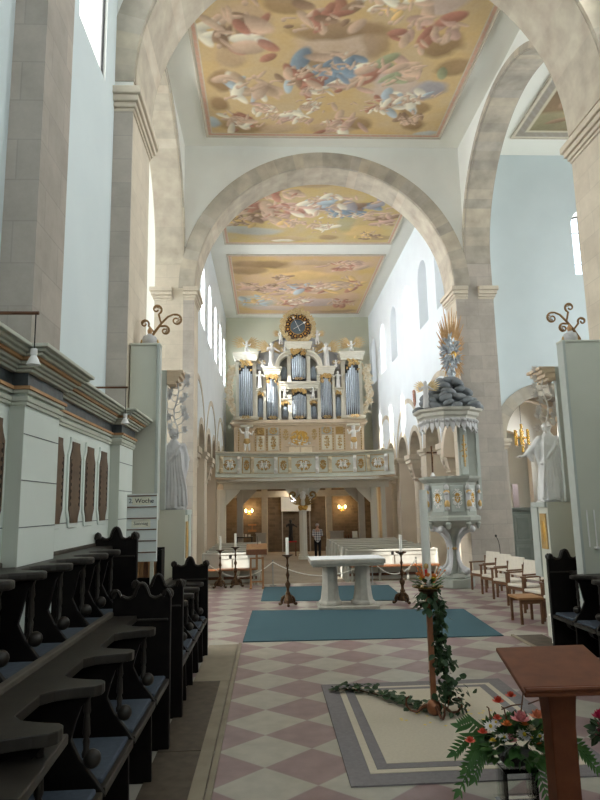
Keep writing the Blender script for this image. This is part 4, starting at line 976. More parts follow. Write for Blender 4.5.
def figure(name, kind, H, p, rz, label, wings=0, group=None, m_=None, wm=WINGM, mirror=False):
    k = (kind, round(H, 2), m_.name if m_ else '')
    if k not in FIGM: FIGM[k] = winged(H, kind)
    t = thing(name, label, 'statue', tuple(p), rz, group)
    b = MB().build('body', m_ or MARB, t, True, mesh=FIGM[k])
    if mirror: b.scale.x = -1
    if wings:
        kw = ('w', round(wings, 2), (wm or GOLDM).name)
        if kw not in FIGM: FIGM[kw] = wing_mesh(wings)
        for s in (-1, 1):
            w_ = MB().build('wing', wm or GOLDM, t, False, mesh=FIGM[kw]); w_.location = (s*.02, .07*H, H*(.70 if kind == 'stand' else .62)); w_.scale = (s, 1, 1)
    return t
# gilded scrollwork: mirrored curls, leaves, central boss
def scroll(w, h, seed=0, d=.03, fig=False):
    mb = MB(); rg = random.Random(seed)
    for s in (-1, 1):
        for (cx, cz, r, a0, dr) in ((.22,.22,.17,0,1),(.24,-.2,.16,1,-1),(.40,.02,.09,2,1),(.12,.40,.08,.5,-1),(.12,-.40,.08,.5,1)):
            P = spiral((cx*w, cz*h), r*min(w, h)*1.25, 1.15, a0, 14, dr)
            mb.tube([(s*x, -d*.5, z) for x, z in P], [d*.75]+[d*.6]*12+[d*.5, d*.9], 6)
        for i in range(7):
            a = rg.uniform(-PI/2, PI/2); mb.leaf((s*.16*w*math.cos(a), -d*.6, .18*h*math.sin(a)), (s*math.cos(a)*w, 0, math.sin(a)*h), (0,-1,0), .28*min(w, h)+.12*max(w, h)*rg.random(), .16*min(w, h), .12, 3)
    if not fig: mb.ell((0,-d*.5,0), (.10*w, d, .16*h), 10, 6); mb.ell((0,-d*.5,.32*h), (.07*w, d, .09*h), 8, 5)
    return mb
def lace(w, z0, zs, d=.03, seed=0, n=40):
    """carved lace hanging from the top of a pipe field: dense small curls, deeper at the sides"""
    mb = MB(); rg = random.Random(seed)
    for i in range(n):
        x = rg.uniform(-.5, .5)*w; dep = zs*(.45+1.1*abs(x/w*2)**1.4); z = z0-rg.uniform(.0, 1)*dep; r = rg.uniform(.04, .075)
        P = spiral((x, z), r, 1, rg.uniform(0, 6), 8, rg.choice((-1, 1))); mb.tube([(a, -d, b) for a, b in P], r*.38, 5)
        if i % 2: mb.leaf((x, -d, z), (rg.uniform(-1,1), 0, -1), (0,-1,0), .10, .05, .1, 2)
    return mb

# ---------------------------------------------------------------- organ
OY = 31.0
def OP(cx, cy, Y=OY): return at(210+cx/3.158, 300+cy/3.158, Y)
OX = OP(281.5, 400).x
org = thing('pipe_organ', 'baroque pipe organ with a cream and gold case on the west gallery', 'organ', (OX, OY, 3.7))
def ox(cx, cy=300): return OP(cx, cy).x-OX
def oz(cy, cx=281): return OP(cx, cy).z-3.7
# base case
bw = (ox(485)-ox(78))/2
MB().box(-bw, bw, 0, 1.6, 0, oz(396)).build('lower_case', ORGB, org)
MB().box(-bw-.10, bw+.10, -.10, 1.65, oz(396), oz(390)).box(-bw-.18, bw+.18, -.18, 1.65, oz(390), oz(384)).box(-bw-.12, bw+.12, -.12, 1.65, oz(384), oz(378)).build('lower_cornice', mat('tan_cornice', (.74,.62,.48), (.68,.56,.42), 5, .5), org, bevel=.02)
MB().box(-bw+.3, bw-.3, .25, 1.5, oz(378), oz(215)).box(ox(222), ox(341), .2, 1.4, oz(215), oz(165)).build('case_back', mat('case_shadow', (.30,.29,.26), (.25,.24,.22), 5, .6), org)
npipe = [0]
def pipefield(cx0, cx1, cyb, cyt, n, rise, ylift, par=None, tone=PIPE):
    """pipes between two case uprights; tops form a peak (rise>0) or valley"""
    xa, xb = ox(cx0), ox(cx1); w = (xb-xa)/n; zb = oz(cyb); zt = oz(cyt)
    for i in range(n):
        q = abs((i+.5)/n*2-1); x = xa+w*(i+.5); zz = zt-(zt-zb)*rise*q; r = w*.46; y = ylift+(.12*q*q if rise > 0 else 0)
        foot = zb+(zz-zb)*(.16+.10*(1-q))
        MB().lathe([(r*.25,zb),(r*.9,foot),(r,foot+.02),(r,zz),(r*.8,zz),(r*.8,zz-.02)], (x, y, 0), 10).box(x-r*.45, x+r*.45, y-r*1.03, y-r*.93, foot+.04, foot+.13).build('organ_pipe', tone, org, True); npipe[0] += 1
def upright(cx0, cx1, cyt, cyb, y0=-.1, y1=.35, m_=ORG):
    xa, xb = ox(cx0), ox(cx1); b = MB().box(xa, xb, y0, y1, oz(cyb), oz(cyt)).box(xa-.02, xb+.02, y0-.03, y1, oz(cyb), oz(cyb)+.10).box(xa-.02, xb+.02, y0-.03, y1, oz(cyt)-.1, oz(cyt))
    return b.build('case_upright', m_, org, bevel=.012)
def entab(cx0, cx1, cyt, cyb, y0=-.25, m_=ORG, nm='case_cornice', lay=4):
    xa, xb = ox(cx0), ox(cx1); zb, zt = oz(cyb), oz(cyt); b = MB()
    for i in range(lay):
        e = .10*(i/(lay-1))**1.2 if i else 0; q = zb+(zt-zb)*i/lay; b.box(xa+.10-e, xb-.10+e, y0+.1-e, .5, q, zb+(zt-zb)*(i+1)/lay)
    return b.build(nm, m_, org, bevel=.012)
def gold(mb, x, y, z, nm='gilt_carving', m_=None, rx=0):
    o = mb.build(nm, m_ or GOLDM, org); o.location = (x, y, z); return o
MR = lambda a: 563-a
for mir in (0, 1):
    g = (lambda a, b: (a, b)) if not mir else (lambda a, b: (MR(b), MR(a)))
    c = (lambda a: a) if not mir else MR
    # outer tower
    pipefield(*g(92, 135), 372, 212, 7, .17, -.28, tone=PIPE); upright(*g(82, 92), 195, 378); upright(*g(135, 147), 195, 378)
    entab(*g(74, 155), 170, 196, -.55); MB().lathe([(.55,0),(.62,.05),(.66,.14),(.5,.16)], ((ox(c(114))), -.05, oz(378)), 20, sy=.8).build('tower_foot', ORG, org, True)
    gold(lace(ox(135)-ox(92), oz(196), oz(196)-oz(222), .46, 3), ox(c(113.5)), 0, 0); gold(scroll(.62, .16, 4), ox(c(113.5)), -.62, oz(373))
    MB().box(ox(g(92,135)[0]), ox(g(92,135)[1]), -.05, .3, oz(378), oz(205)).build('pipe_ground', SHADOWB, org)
    # narrow outer flat
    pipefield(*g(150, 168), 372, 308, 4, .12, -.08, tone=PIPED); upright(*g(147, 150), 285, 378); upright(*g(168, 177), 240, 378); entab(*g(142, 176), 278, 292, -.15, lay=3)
    gold(lace(ox(168)-ox(150), oz(292), .12, .14, 8, 16), ox(c(159)), 0, 0); gold(scroll(.26, .12, 5), ox(c(159)), -.12, oz(374))
    # inner tower
    pipefield(*g(180, 214), 372, 246, 7, .16, -.20, tone=PIPE); upright(*g(214, 224), 240, 378); entab(*g(166, 228), 214, 240, -.42)
    gold(lace(ox(214)-ox(180), oz(240), oz(240)-oz(262), .36, 9), ox(c(197)), 0, 0); gold(scroll(.52, .16, 6), ox(c(197)), -.45, oz(374))
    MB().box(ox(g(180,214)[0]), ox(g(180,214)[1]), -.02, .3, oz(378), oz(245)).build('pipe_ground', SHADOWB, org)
    # low inner flat
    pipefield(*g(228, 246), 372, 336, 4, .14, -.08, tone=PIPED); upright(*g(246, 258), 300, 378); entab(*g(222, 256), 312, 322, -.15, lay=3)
    gold(lace(ox(246)-ox(228), oz(322), .10, .14, 12, 14), ox(c(237)), 0, 0)
    # upper side flat under the curved pediment
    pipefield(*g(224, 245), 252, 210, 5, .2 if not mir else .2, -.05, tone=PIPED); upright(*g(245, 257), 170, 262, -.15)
    P = arc(0, 0, 1, PI/2, PI, 10); px0, pz0 = ox(c(256)), oz(216); rx, rz = abs(ox(256)-ox(210)), oz(168)-oz(216); sg = 1 if not mir else -1
    cv = MB().ring(lambda r, a, d: (px0+sg*r*rx*math.cos(a), d, pz0+r*rz*math.sin(a)), .80, 1.0, PI/2, PI, -.32, .3, 10); cv.ring(lambda r, a, d: (px0+sg*r*rx*math.cos(a), d, pz0+r*rz*math.sin(a)), .98, 1.08, PI/2, PI, -.4, .3, 10)
    cv.build('curved_pediment', ORG, org)
    # side wing of pierced foliage
    wb = MB(); rgw = random.Random(31)
    for k in range(26):
        t_ = k/25; cx = 71-14*math.sin(t_*PI*1.1)+rgw.uniform(-6, 6); cy = 215+150*t_; r = (.13+.09*rgw.random())*(1.1-.5*t_)
        P = spiral((ox(c(cx+5*t_)), oz(cy)), r, 1.2, rgw.uniform(0, 6), 12, rgw.choice((-1, 1))); wb.tube([(x, -.02, z) for x, z in P], [r*.34]*12+[r*.45], 6)
        for q in range(2): a = rgw.uniform(0, 6.28); wb.leaf((ox(c(cx)), -.06, oz(cy)), (math.cos(a), -.2, math.sin(a)), (0,-1,0), r*1.7, r*.9, .2, 3)
    wb.tube([(ox(c(80-22*math.sin(u*PI))), 0, oz(200+170*u)) for u in [i/14 for i in range(15)]], .05, 6)
    wb.v = [(min(max(x, -3.70), 3.82), y, z) for x, y, z in wb.v]
    wb.build('foliage_wing', mat('white_gold_wing', (.86,.82,.72), (.70,.55,.32), 5, .5), org)
    # base: standing supporter figures, carved panels, gilt strips
    if True:
        k = ('atlant', 1.0, ''); 
        if k not in FIGM: FIGM[k] = winged(1.15, 'lift')
        b = MB().build('supporter_figure', MARB, org, True, mesh=FIGM[k]); b.location = (ox(c(116)), -.25, oz(475)); b.scale.x = -1 if mir else 1; b.scale.z = 1.12
        sk = MB().lathe([(.13,-.18),(.17,-.1),(.14,.06),(.11,.1)], n=12); o = sk.build('gilt_skirt', GOLDM, org, True); o.location = (ox(c(116)), -.25, oz(475)+.5)
        MB().bb((ox(c(116)), -.2, oz(398)), (.62, .36, .12)).build('bracket', ORG, org, bevel=.02)
    for cx, w_ in ((158, .38), (198, .5)):
        MB().box(ox(c(cx))-w_/2, ox(c(cx))+w_/2, -.03, 0, oz(474), oz(428)).build('panel', ORG, org, bevel=.012); gold(scroll(w_*.55, .72, cx), ox(c(cx)), -.04, oz(450))
        MB().box(ox(c(cx))-w_/2, ox(c(cx))+w_/2, -.05, 0, oz(425), oz(402)).build('panel', GOLDM if cx == 158 else mat('bluish_panel', (.50,.52,.50)), org, bevel=.012); gold(scroll(w_*.9, .34, cx+1), ox(c(cx)), -.06, oz(413))
    for cx in (90, 143, 178, 220):
        b = MB()
        for i in range(9): b.ell((0, 0, -.5+i*.125), (.035, .03, .05), 6, 4)
        gold(b, ox(c(cx)), -.03, oz(440))
    gold(scroll(.26, .6, 17), ox(c(237)), -.04, oz(425))
# centre
pipefield(260, 303, 372, 298, 9, .12, -.18, tone=PIPE); entab(218, 345, 262, 284, -.45); gold(lace(ox(303)-ox(260), oz(284), .2, .34, 20), 0, 0, 0)
gold(scroll(.66, .15, 7), 0, -.42, oz(374))
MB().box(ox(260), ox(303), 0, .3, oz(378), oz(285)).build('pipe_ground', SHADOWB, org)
pipefield(260, 303, 252, 176, 7, .18, -.25, tone=PIPE); gold(lace(ox(303)-ox(260), oz(160), oz(160)-oz(180), .42, 21), 0, 0, 0); gold(scroll(.62, .13, 8), 0, -.48, oz(254))
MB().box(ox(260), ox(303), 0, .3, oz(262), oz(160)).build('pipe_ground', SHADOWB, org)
entab(238, 325, 138, 162, -.5, lay=5)
gold(scroll(1.0, .75, 23, .05), 0, -.05, oz(436), m_=GOLD); gold(scroll(1.3, .45, 24, .04), 0, -.03, oz(452), m_=MARB)
for a, b in ((246, 279), (284, 318)): MB().box(ox(a), ox(b), -.06, 0, oz(482), oz(464)).build('key_desk_door', mat('bright_cream_panel', (.86,.74,.56)), org, bevel=.01)  # doors in a brighter cream than the case around them
MB().box(ox(236), ox(327), -.10, 0, oz(464), oz(459)).build('key_desk_ledge', ORGB, org, bevel=.01)
# big clock
ck = OP(277, 85, OY-.2); cr = .68
t = thing('organ_clock', 'round dark clock in a gilded carved wreath crowning the organ', 'clock', tuple(ck))
MB().loft([[(r*math.cos(2*PI*i/40), y, r*math.sin(2*PI*i/40)) for i in range(40)] for r, y in ((.70,.2),(.70,-.05),(.66,-.08),(.64,-.03),(.02,-.03))]).build('dial', SHADOWB, t)
wr = MB(); rgk = random.Random(9)
for k in range(34):
    a = 2*PI*k/34; r = .10+.04*rgk.random(); R0 = .76+.07*(k % 2); P = spiral((R0*math.cos(a), R0*math.sin(a)), r, 1.1, rgk.uniform(0, 6), 9, rgk.choice((-1, 1))); wr.tube([(x, -.05, z) for x, z in P], r*.42, 6)
    wr.leaf((.72*math.cos(a), -.08, .72*math.sin(a)), (math.cos(a+.5), -.2, math.sin(a+.5)), (0,-1,0), .26, .14, .1, 3)
wr.build('gilt_wreath', mat('pale_gilding', (.66,.54,.32), (.50,.37,.18), 12, .5, .3), t)
for k in range(12):
    a = PI/2-2*PI*(k+.5)/12; b = MB().bb((.525*math.cos(a), -.05, .525*math.sin(a)), (.16, .03, .16)); b.build('hour_plate', mat('dark_red_plate', (.10,.03,.02)), t, bevel=.01)
    MB().lathe([(.055,-.01),(.055,.01),(.03,.012)], n=10).build('gilt_numeral', GOLD, t).matrix_local = Matrix.Translation((.525*math.cos(a), -.075, .525*math.sin(a))) @ Matrix.Rotation(PI/2, 4, 'X')
gr = MB()
for k in range(12):
    a = PI/2-2*PI*k/12; gr.tube([(.40*math.cos(a), -.05, .40*math.sin(a)), (.64*math.cos(a), -.05, .64*math.sin(a))], .012, 5)
for r in (.40, .645): gr.tube([(r*math.cos(2*PI*i/36), -.05, r*math.sin(2*PI*i/36)) for i in range(37)], .014, 5)
gr.build('gilt_grid', GOLD, t)
MB().loft([[(r*math.cos(2*PI*i/30), y, r*math.sin(2*PI*i/30)) for i in range(30)] for r, y in ((.38,-.02),(.38,-.055),(.01,-.055))]).build('inner_dial', mat('slate_blue_dial', (.10,.13,.15)), t)
for an, L, nm in ((2.0, .46, 'minute_hand'), (.55, .34, 'hour_hand')):
    d = Vector((math.cos(an), 0, math.sin(an))); s_ = Vector((-d.z, 0, d.x))
    b = MB().tube([(-d.x*.26, -.08, -d.z*.26), (d.x*L, -.08, d.z*L)], .012, 5); e = d*L+Vector((0,-.08,0)); b.add([e-s_*.05, e+s_*.05, e+d*.13+s_*.03, e+d*.13-s_*.03], [(0,1,2,3)]); b.build(nm, MARB, t)
# figures on and around the organ
DG = 'carved figures standing on the organ case'
def fig_at(nm, kind, cx, cyt, cyb, rz, lab, wings=0, m_=None, mirror=False, Y=OY-.2):
    a, b = OP(cx, cyt, Y), OP(cx, cyb, Y); return figure(nm, kind, a.z-b.z, b, rz, lab, wings, DG, m_, mirror=mirror)
sd = (('left', 0), ('right', 1))
for s, mir in sd:
    c = (lambda a: a) if not mir else MR; q = -1 if mir else 1
    fig_at('angel_statue', 'stand', c(195), 134, 213, .3*q, 'tall white trumpeting angel with gilt wings, standing on the %s inner organ tower' % s, .80, mirror=bool(mir))
    fig_at('angel_statue', 'putto', c(116), 128, 170, .2*q, 'white kneeling angel with spread gilt wings on top of the %s outer organ tower' % s, .75, mirror=bool(mir))
    fig_at('putto_statue', 'putto', c(165), 188, 216, .3*q, 'small white seated putto between the two %s organ towers' % s, .25, mirror=bool(mir))
    fig_at('saint_statue', 'stand', c(158), 224, 278, 0, 'white robed figure in the gap between the %s organ towers' % s, 0, mirror=bool(mir))
    fig_at('putto_statue', 'putto', c(237), 148, 182, .4*q, 'small white putto sitting on the curved pediment %s of the organ clock' % s, .25, mirror=not mir)
    fig_at('putto_statue', 'lift', c(237), 274, 312, .2*q, 'white putto over the low %s pipe field beside the organ centre' % s, 0, mirror=bool(mir), Y=OY-.35)
    fig_at('putto_statue', 'lift', c(224), 95, 140, .5*q, 'white putto with gilt wing holding the %s side of the organ clock' % s, .42, mirror=not mir)

# ---------------------------------------------------------------- gallery
GALW = mat('white_timber', (.80, .79, .72), (.75, .74, .67), 4, .55)
GYc, GYs = 26.7, 27.3
gal = thing('organ_gallery', 'cream gallery with gilded parapet panels spanning the west end of the nave', 'gallery', (XC, 27, -.2))
gx = lambda x: x-XC
GZ = .2
def gy(x):
    q = min(1, abs(x-XC)/3.9); return -.55+1.35*(1-q**2.4)
NX = 40; xs = [L0+.03+(L1-L0-.28)*i/NX for i in range(NX+1)]
def band(z0, z1, out, m_, nm):
    b = MB(); rings = []
    for x in xs: y = gy(x); rings.append([(gx(x), y-out, z0+GZ), (gx(x), y-out, z1+GZ), (gx(x), y+.22, z1+GZ), (gx(x), y+.22, z0+GZ)])
    b.loft(rings); return b.build(nm, m_, gal, bevel=.012)
zt, zb = 4.40, 3.36
band(zb+.12, zt-.1, 0, GALP, 'parapet'); band(zt-.1, zt-.04, .06, GALP, 'top_moulding'); band(zt-.04, zt+.03, .13, mat('parapet_rail', (.60,.56,.44), (.54,.50,.38), 5, .5), 'top_rail')
band(zb+.06, zb+.12, .06, GALP, 'bottom_moulding'); band(zb-.02, zb+.06, .13, GALP, 'bottom_rail'); band(zb-.10, zb-.02, .05, ORGB, 'soffit_moulding')
pc = [(62, 74), (115, 30), (170, 84), (232, 34), (295, 90), (357, 34), (420, 84), (477, 30), (531, 74)]
rgp = random.Random(4)
for i, (cx, w) in enumerate(pc):
    X = at(210+cx/3.158, 464, 27.2).x; X = at(210+cx/3.158, 464, 27+gy(X)).x; W_ = w*.0137*.98; y = gy(X)
    th = math.atan2(gy(X+.1)-gy(X-.1), .2)
    fr = MB()
    for a, b_, c_, d_ in ((-W_/2, W_/2, .33, .355), (-W_/2, W_/2, -.355, -.33), (-W_/2, -W_/2+.025, -.33, .33), (W_/2-.025, W_/2, -.33, .33)): fr.box(a, b_, -.03, .01, c_, d_)
    p = fr.build('parapet_panel', GOLDM, gal); p.location = (gx(X), y-.005, (zt+zb)/2+GZ); p.rotation_euler[2] = th
    big = w > 50
    g_ = scroll(W_*.66 if big else W_*.6, .46, 50+i, .035, big).build('gilt_ornament', GOLDM, p)
    if big:
        k = ('putto', .42, '')
        if k not in FIGM: FIGM[k] = winged(.42, 'putto')
        for s in (-1, 1):
            o = MB().build('carved_putto', MARB, p, True, mesh=FIGM[k]); o.location = (s*.1, -.03, -.17); o.scale = (s, .5, .85)
bx = [36, 92, 134, 207, 252, 338, 379, 457, 500, 556]
for i, cx in enumerate(bx):
    X = at(210+cx/3.158, 464, 27.2).x; X = at(210+cx/3.158, 464, 27+gy(X)).x; y = gy(X)
    b = MB().px([(0,.36),(-.13,.36),(-.14,.26),(-.07,.05),(-.06,-.15),(-.13,-.28),(-.13,-.36),(0,-.36)], -.07, .07); b.ell((0,-.13,-.24), (.08,.05,.09), 8, 5); b.ell((0,-.12,.25), (.08,.05,.08), 8, 5)
    o = b.build('console', MARB if i % 2 else mat('white_gold_carving', (.8,.7,.5)), gal, bevel=.01); o.location = (gx(X), y, (zt+zb)/2+GZ)
# beam, posts, braces, floor deck
MB().box(gx(L0)+.02, gx(L1)-.02, .0, 6.1, 3.18+GZ, 3.28+GZ).build('deck', GALW, gal)
MB().box(gx(L0)+.25, gx(L1)-.25, 1.05, 1.35, 2.86+GZ, 3.14+GZ).box(gx(L0)+.2, gx(L1)-.2, 1.0, 1.4, 3.10+GZ, 3.18+GZ).build('beam', GALW, gal, bevel=.015)
def post(px, Y, w, m_=GALW, zt_=2.88, nm='post'):
    x = at(px, 500, Y).x; o = MB().box(-w/2, w/2, -w/2, w/2, 0, zt_+GZ).build(nm, m_, gal, bevel=.015); o.location = (gx(x), Y-27, 0); return x
def brace(px, Y, d, L, z=2.88, m_=GALW):
    x = at(px, 500, Y).x; w = .08
    MB().py([(gx(x), z+GZ-L), (gx(x), z+GZ), (gx(x)+d*L, z+GZ), (gx(x)+d*L*.86, z+GZ-.16), (gx(x)+d*.16, z+GZ-L*.86)], Y-27-w, Y-27+w).build('brace', m_, gal)
for px_, w, d in ((223, .26, 1), (373.5, .26, -1)): post(px_, 28.2, w); brace(px_, 28.2, d, .78)
post(217.5, 28.2, .22); post(383, 28.2, .2)
GREYP = mat('grey_timber', (.44,.42,.38), (.38,.36,.32), 4, .6)
for px_, d in ((240, 1), (361, -1)): post(px_, 29.6, .28, GREYP, 2.9); brace(px_, 29.6, d, .8, 2.9, GREYP)
for px_ in (264.5, 328.5): post(px_, 31.6, .30, mat('buff_timber', (.62,.52,.38)), 3.0)
MB().box(gx(L0)+.3, gx(L1)-.3, 4.4, 4.8, 2.55+GZ, 2.85+GZ).build('beam', mat('buff_timber', (.62,.52,.38)), gal)
# central column with winged head capital
x0 = at(303, 520, 28.2).x; cl = thing('tmp', None, None); bpy.data.objects.remove(cl)
o = MB().lathe([(.24,0),(.24,.12),(.20,.15),(.22,.2),(.17,.24),(.165,2.05),(.19,2.08),(.165,2.12),(.19,2.4),(.26,2.85),(.30,2.98),(.30,3.06)], n=8).build('column', GALW, gal); o.location = (gx(x0), 1.2, 0)
cp = MB(); 
for s in (-1, 1):
    for k in range(6): a = .15+.25*k; cp.leaf((s*.1, -.22, 2.35+.04*k), (s*math.cos(a), -.2, math.sin(a)), (0,-1,.2), .40-.02*k, .10, -.15, 4)
    cp.tube([(s*x, -.2, z) for x, z in spiral((.42, 2.78), .2, 1.1, -PI/2, 14, 1)], .05, 6)
cp.build('gilt_wing', mat('antique_gilding', (.42,.29,.12), (.30,.20,.08), 14, .5, .3), o)
for d_ in (-1, 1): brace(303, 28.25, d_, .8)
hd = MB(); head(hd, (0,-.24,2.72), .17, (0,-1,0)); hd.build('angel_head', MARB, o, True)
gp = MB(); [gp.ell((.14*math.cos(a), -.2+.05*math.sin(a), 2.22+.05*math.sin(2*a)), .075, 8, 5) for a in [i*PI/5 for i in range(10)]]; gp.tube([(-.2,-.2,2.28),(0,-.26,2.2),(.2,-.2,2.28)], .05, 6); gp.build('gilt_garland', GOLD, o, True)
# ---------------------------------------------------------------- under the gallery
def sconce(px, py, lab):
    p = at(px, py, 32.95); t = thing('wall_sconce', lab, 'lamp', (p.x, 32.98, p.z), 0, 'glowing wall lamps under the gallery')
    MB().lathe([(.0,-.02),(.07,-.02),(.07,.02),(.0,.02)], n=14).build('wall_plate', BRASS, t).rotation_euler = (PI/2, 0, 0)
    for s in (-1, 1):
        MB().tube([(0,-.02,-.08),(s*.08,-.10,-.14),(s*.16,-.12,-.08),(s*.16,-.12,-.02)], .012, 6).build('arm', BRASS, t)
        MB().lathe([(.012,-.02),(.04,.02),(.05,.09),(.03,.14),(.0,.15)], (s*.16,-.12,0), 12).build('bulb', mat('warm_bulb', (1,.72,.32), None, 1, .5, emit=14), t, True)
    l = bpy.data.lights.new('sconce_or_fill_glow', 'POINT'); l.energy = 28; l.color = (1, .66, .30); l.shadow_soft_size = .12
    o = bpy.data.objects.new('sconce_or_fill_glow', l); COL.objects.link(o); o.location = (p.x, 32.6, p.z+.1)
sconce(249, 512, 'glowing wall lamp on the dark stone wall left of the gallery column')
sconce(342, 508, 'glowing wall lamp on the dark stone wall right of the gallery column')
a, b = at(281, 491, 32.6), at(311, 511, 32.6)
t = thing('white_booth', 'white boarded box with a small bright window behind the gallery column', 'booth', ((a.x+b.x)/2, 32.75, b.z)); w = b.x-a.x; h = a.z-b.z
MB().box(-w/2, w/2, -.15, .22, 0, h).build('boards', WAX, t)
l = bpy.data.lights.new('sconce_or_fill_glow', 'POINT'); l.energy = 40; l.color = (1,.95,.85); l.shadow_soft_size = .15  # fill light added to brighten the booth; no lamp hangs here
o = bpy.data.objects.new('sconce_or_fill_glow', l); COL.objects.link(o); o.location = (t.location.x-.1, 31.2, 2.55)
p = at(293.5, 500, 32.5); MB().box(p.x-t.location.x-.16, p.x-t.location.x+.16, -.17, -.15, p.z-b.z-.10, p.z-b.z+.16).build('window_frame', GREYP, t); MB().box(p.x-t.location.x-.12, p.x-t.location.x+.12, -.175, -.17, p.z-b.z-.07, p.z-b.z+.12).build('window_pane', mat('bright_pane', (1,1,1), None, 1, .5, emit=2.2), t)
for s in (-1, 1): MB().box(s*(w/2-.05)-.03, s*(w/2-.05)+.03, .12, .2, -b.z-.2, 0).build('post', GREYP, t)
def table(px0, px1, py, Y, h, lab, m_=BLACK):
    a, c = at(px0, py, Y), at(px1, py, Y); w = c.x-a.x; z = a.z+.2
    t = thing('side_table', lab, 'table', ((a.x+c.x)/2, Y, -.2)); MB().box(-w/2, w/2, -.25, .25, z-.04, z).build('table_top', m_, t, bevel=.006)
    for sx in (-1, 1):
        for sy in (-1, 1): MB().bb((sx*(w/2-.05), sy*.2, (z-.04)/2), (.05, .05, z-.04)).build('leg', m_, t)
    return (a.x+c.x)/2, z-.2, w
x, z, w = table(236, 253, 537, 29.6, .8, 'dark table with papers under the gallery at the left')
for i in range(4): tag(MB().box(x-.3+i*.16, x-.2+i*.16, 29.5, 29.56, z+.001, z+.16-.02*i).build('leaflet_box', WAX), 'small white leaflet box on the left gallery table', 'box', 'leaflet boxes on the gallery table')
x, z, w = table(345, 361, 538, 29.8, .8, 'dark table with a white picture under the gallery at the right')
tag(MB().add([(x-.02,29.8,z+.001),(x+.22,29.8,z+.001),(x+.22,29.86,z+.30),(x-.02,29.86,z+.30),(x-.02,29.83,z+.001),(x+.22,29.83,z+.001),(x+.22,29.89,z+.30),(x-.02,29.89,z+.30)], [(0,1,2,3),(7,6,5,4),(0,4,5,1),(3,2,6,7),(0,3,7,4),(1,5,6,2)]).build('picture_card', WAX), 'white picture card leaning on the right gallery table', 'card')
for i in range(3): tag(MB().lathe([(.0,0),(.045,0),(.05,.08),(.03,.14),(.02,.2)], (x-.33+i*.12, 29.8, z+.001), 10).build('votive_jar', BROWN, None, True), 'small dark jar on the right gallery table', 'jar', 'jars on the right gallery table')
def board(px0, px1, py0, py1, Y, lab):
    a, c = at(px0, py0, Y), at(px1, py1, Y); t = thing('partition_board', lab, 'screen', ((a.x+c.x)/2, Y, -.2)); w = c.x-a.x; h = a.z+.2
    MB().box(-w/2, w/2, -.03, .03, .12, h).build('board', GREYP, t, bevel=.01); MB().box(-w/2-.03, w/2+.03, -.05, .05, h, h+.05).build('cap_rail', GREYP, t)
    for s in (-1, 1): MB().box(s*w*.4-.04, s*w*.4+.04, -.2, .2, 0, .12).build('foot', GREYP, t)
board(256, 266, 534, 552, 30.6, 'grey standing screen under the gallery, left of the aisle'); board(330, 344, 532, 552, 30.6, 'grey standing screen under the gallery, beside the man')
p = at(252, 525, 32.7)
t = thing('wooden_sign', 'small brown wall rack with two boards under the left wall lamp', 'sign', (p.x, 32.98, p.z)); MB().box(-.22,.22,-.03,.0,-.04,.04).build('upper_board', LBROWN, t); MB().box(-.22,.22,-.03,.0,-.36,-.24).build('lower_board', LBROWN, t); MB().box(-.02,.02,-.015,0,-.24,-.04).build('link', LBROWN, t)
# dark draped figure on a red cloth table, half behind the column
p = at(292, 541, 30.2)
t = thing('draped_table', 'small table with a red cloth left of the gallery column', 'table', (p.x, 30.2, -.2)); zc = p.z+.2
MB().box(-.22,.22,-.2,.2,zc-.05,zc).build('red_cloth', mat('red_cloth', (.45,.03,.04), None, 20, .9), t)
for sx in (-1, 1):
    for sy in (-1, 1): MB().bb((sx*.17, sy*.15, (zc-.05)/2), (.04,.04,zc-.05)).build('leg', BROWN, t)
figure('dark_figure', 'stand', 1.0, (p.x-.05, 30.22, p.z+.001), 0, 'dark carved standing figure on the red cloth table beside the column', 0, None, BLACK)

# ---------------------------------------------------------------- pews
def pew(x0, x1, y, lab, front, grp, aisle):
    """box pew: panelled back towards the viewer, bench behind it"""
    t = thing('pew', lab, 'pew', ((x0+x1)/2, y, -.2), 0, grp); w = x1-x0
    MB().box(-w/2, w/2, 0, .05, .12, 0.92).build('panel', PEWP, t, bevel=.006)
    MB().box(-w/2-.02, w/2+.02, -.05, .12, 0.92, 0.97).build('top_rail', PEWP, t, bevel=.01)
    b = MB()
    n = max(2, int(w/1.1))
    for i in range(n+1): b.box(-w/2+w*i/n-.04, -w/2+w*i/n+.04, -.02, 0, .12, 0.92)
    b.box(-w/2, w/2, -.02, 0, .80, 0.92); b.build('panel_frame', PEWP, t)
    if front:
        MB().box(-w/2+.02, w/2-.02, -.42, -.04, .50, .545).build('bench_board', mat('red_brown_wood', (.30,.13,.06), (.24,.10,.045), 12, .45), t, bevel=.008)
        for i in range(4): q = -w/2+.1+(w-.2)*i/3; MB().px([(-.40,.50),(-.04,.50),(-.04,0),(-.12,0),(-.14,.3),(-.36,.42)], q-.03, q+.03).build('bench_support', PEWP, t)
        MB().box(-w/2+.02, w/2-.02, -.06, -.03, .22, .30).build('lower_rail', BROWN, t)
    MB().box(-w/2+.05, w/2-.05, .30, .68, .44, .48).build('seat', LBROWN, t)
    for s in (-1, 1):
        MB().px([(-.06,0),(.78,0),(.78,.62),(.55,.70),(.36,.98),(.12,0.97),(-.06,0.97)], s*w/2-.03, s*w/2+.03).build('end_panel', PEWP, t, bevel=.008)
    return t
PY = [19.1+1.05*i for i in range(8)]
ordp = ['frontmost', 'second', 'third', 'fourth', 'fifth', 'sixth', 'seventh', 'eighth']
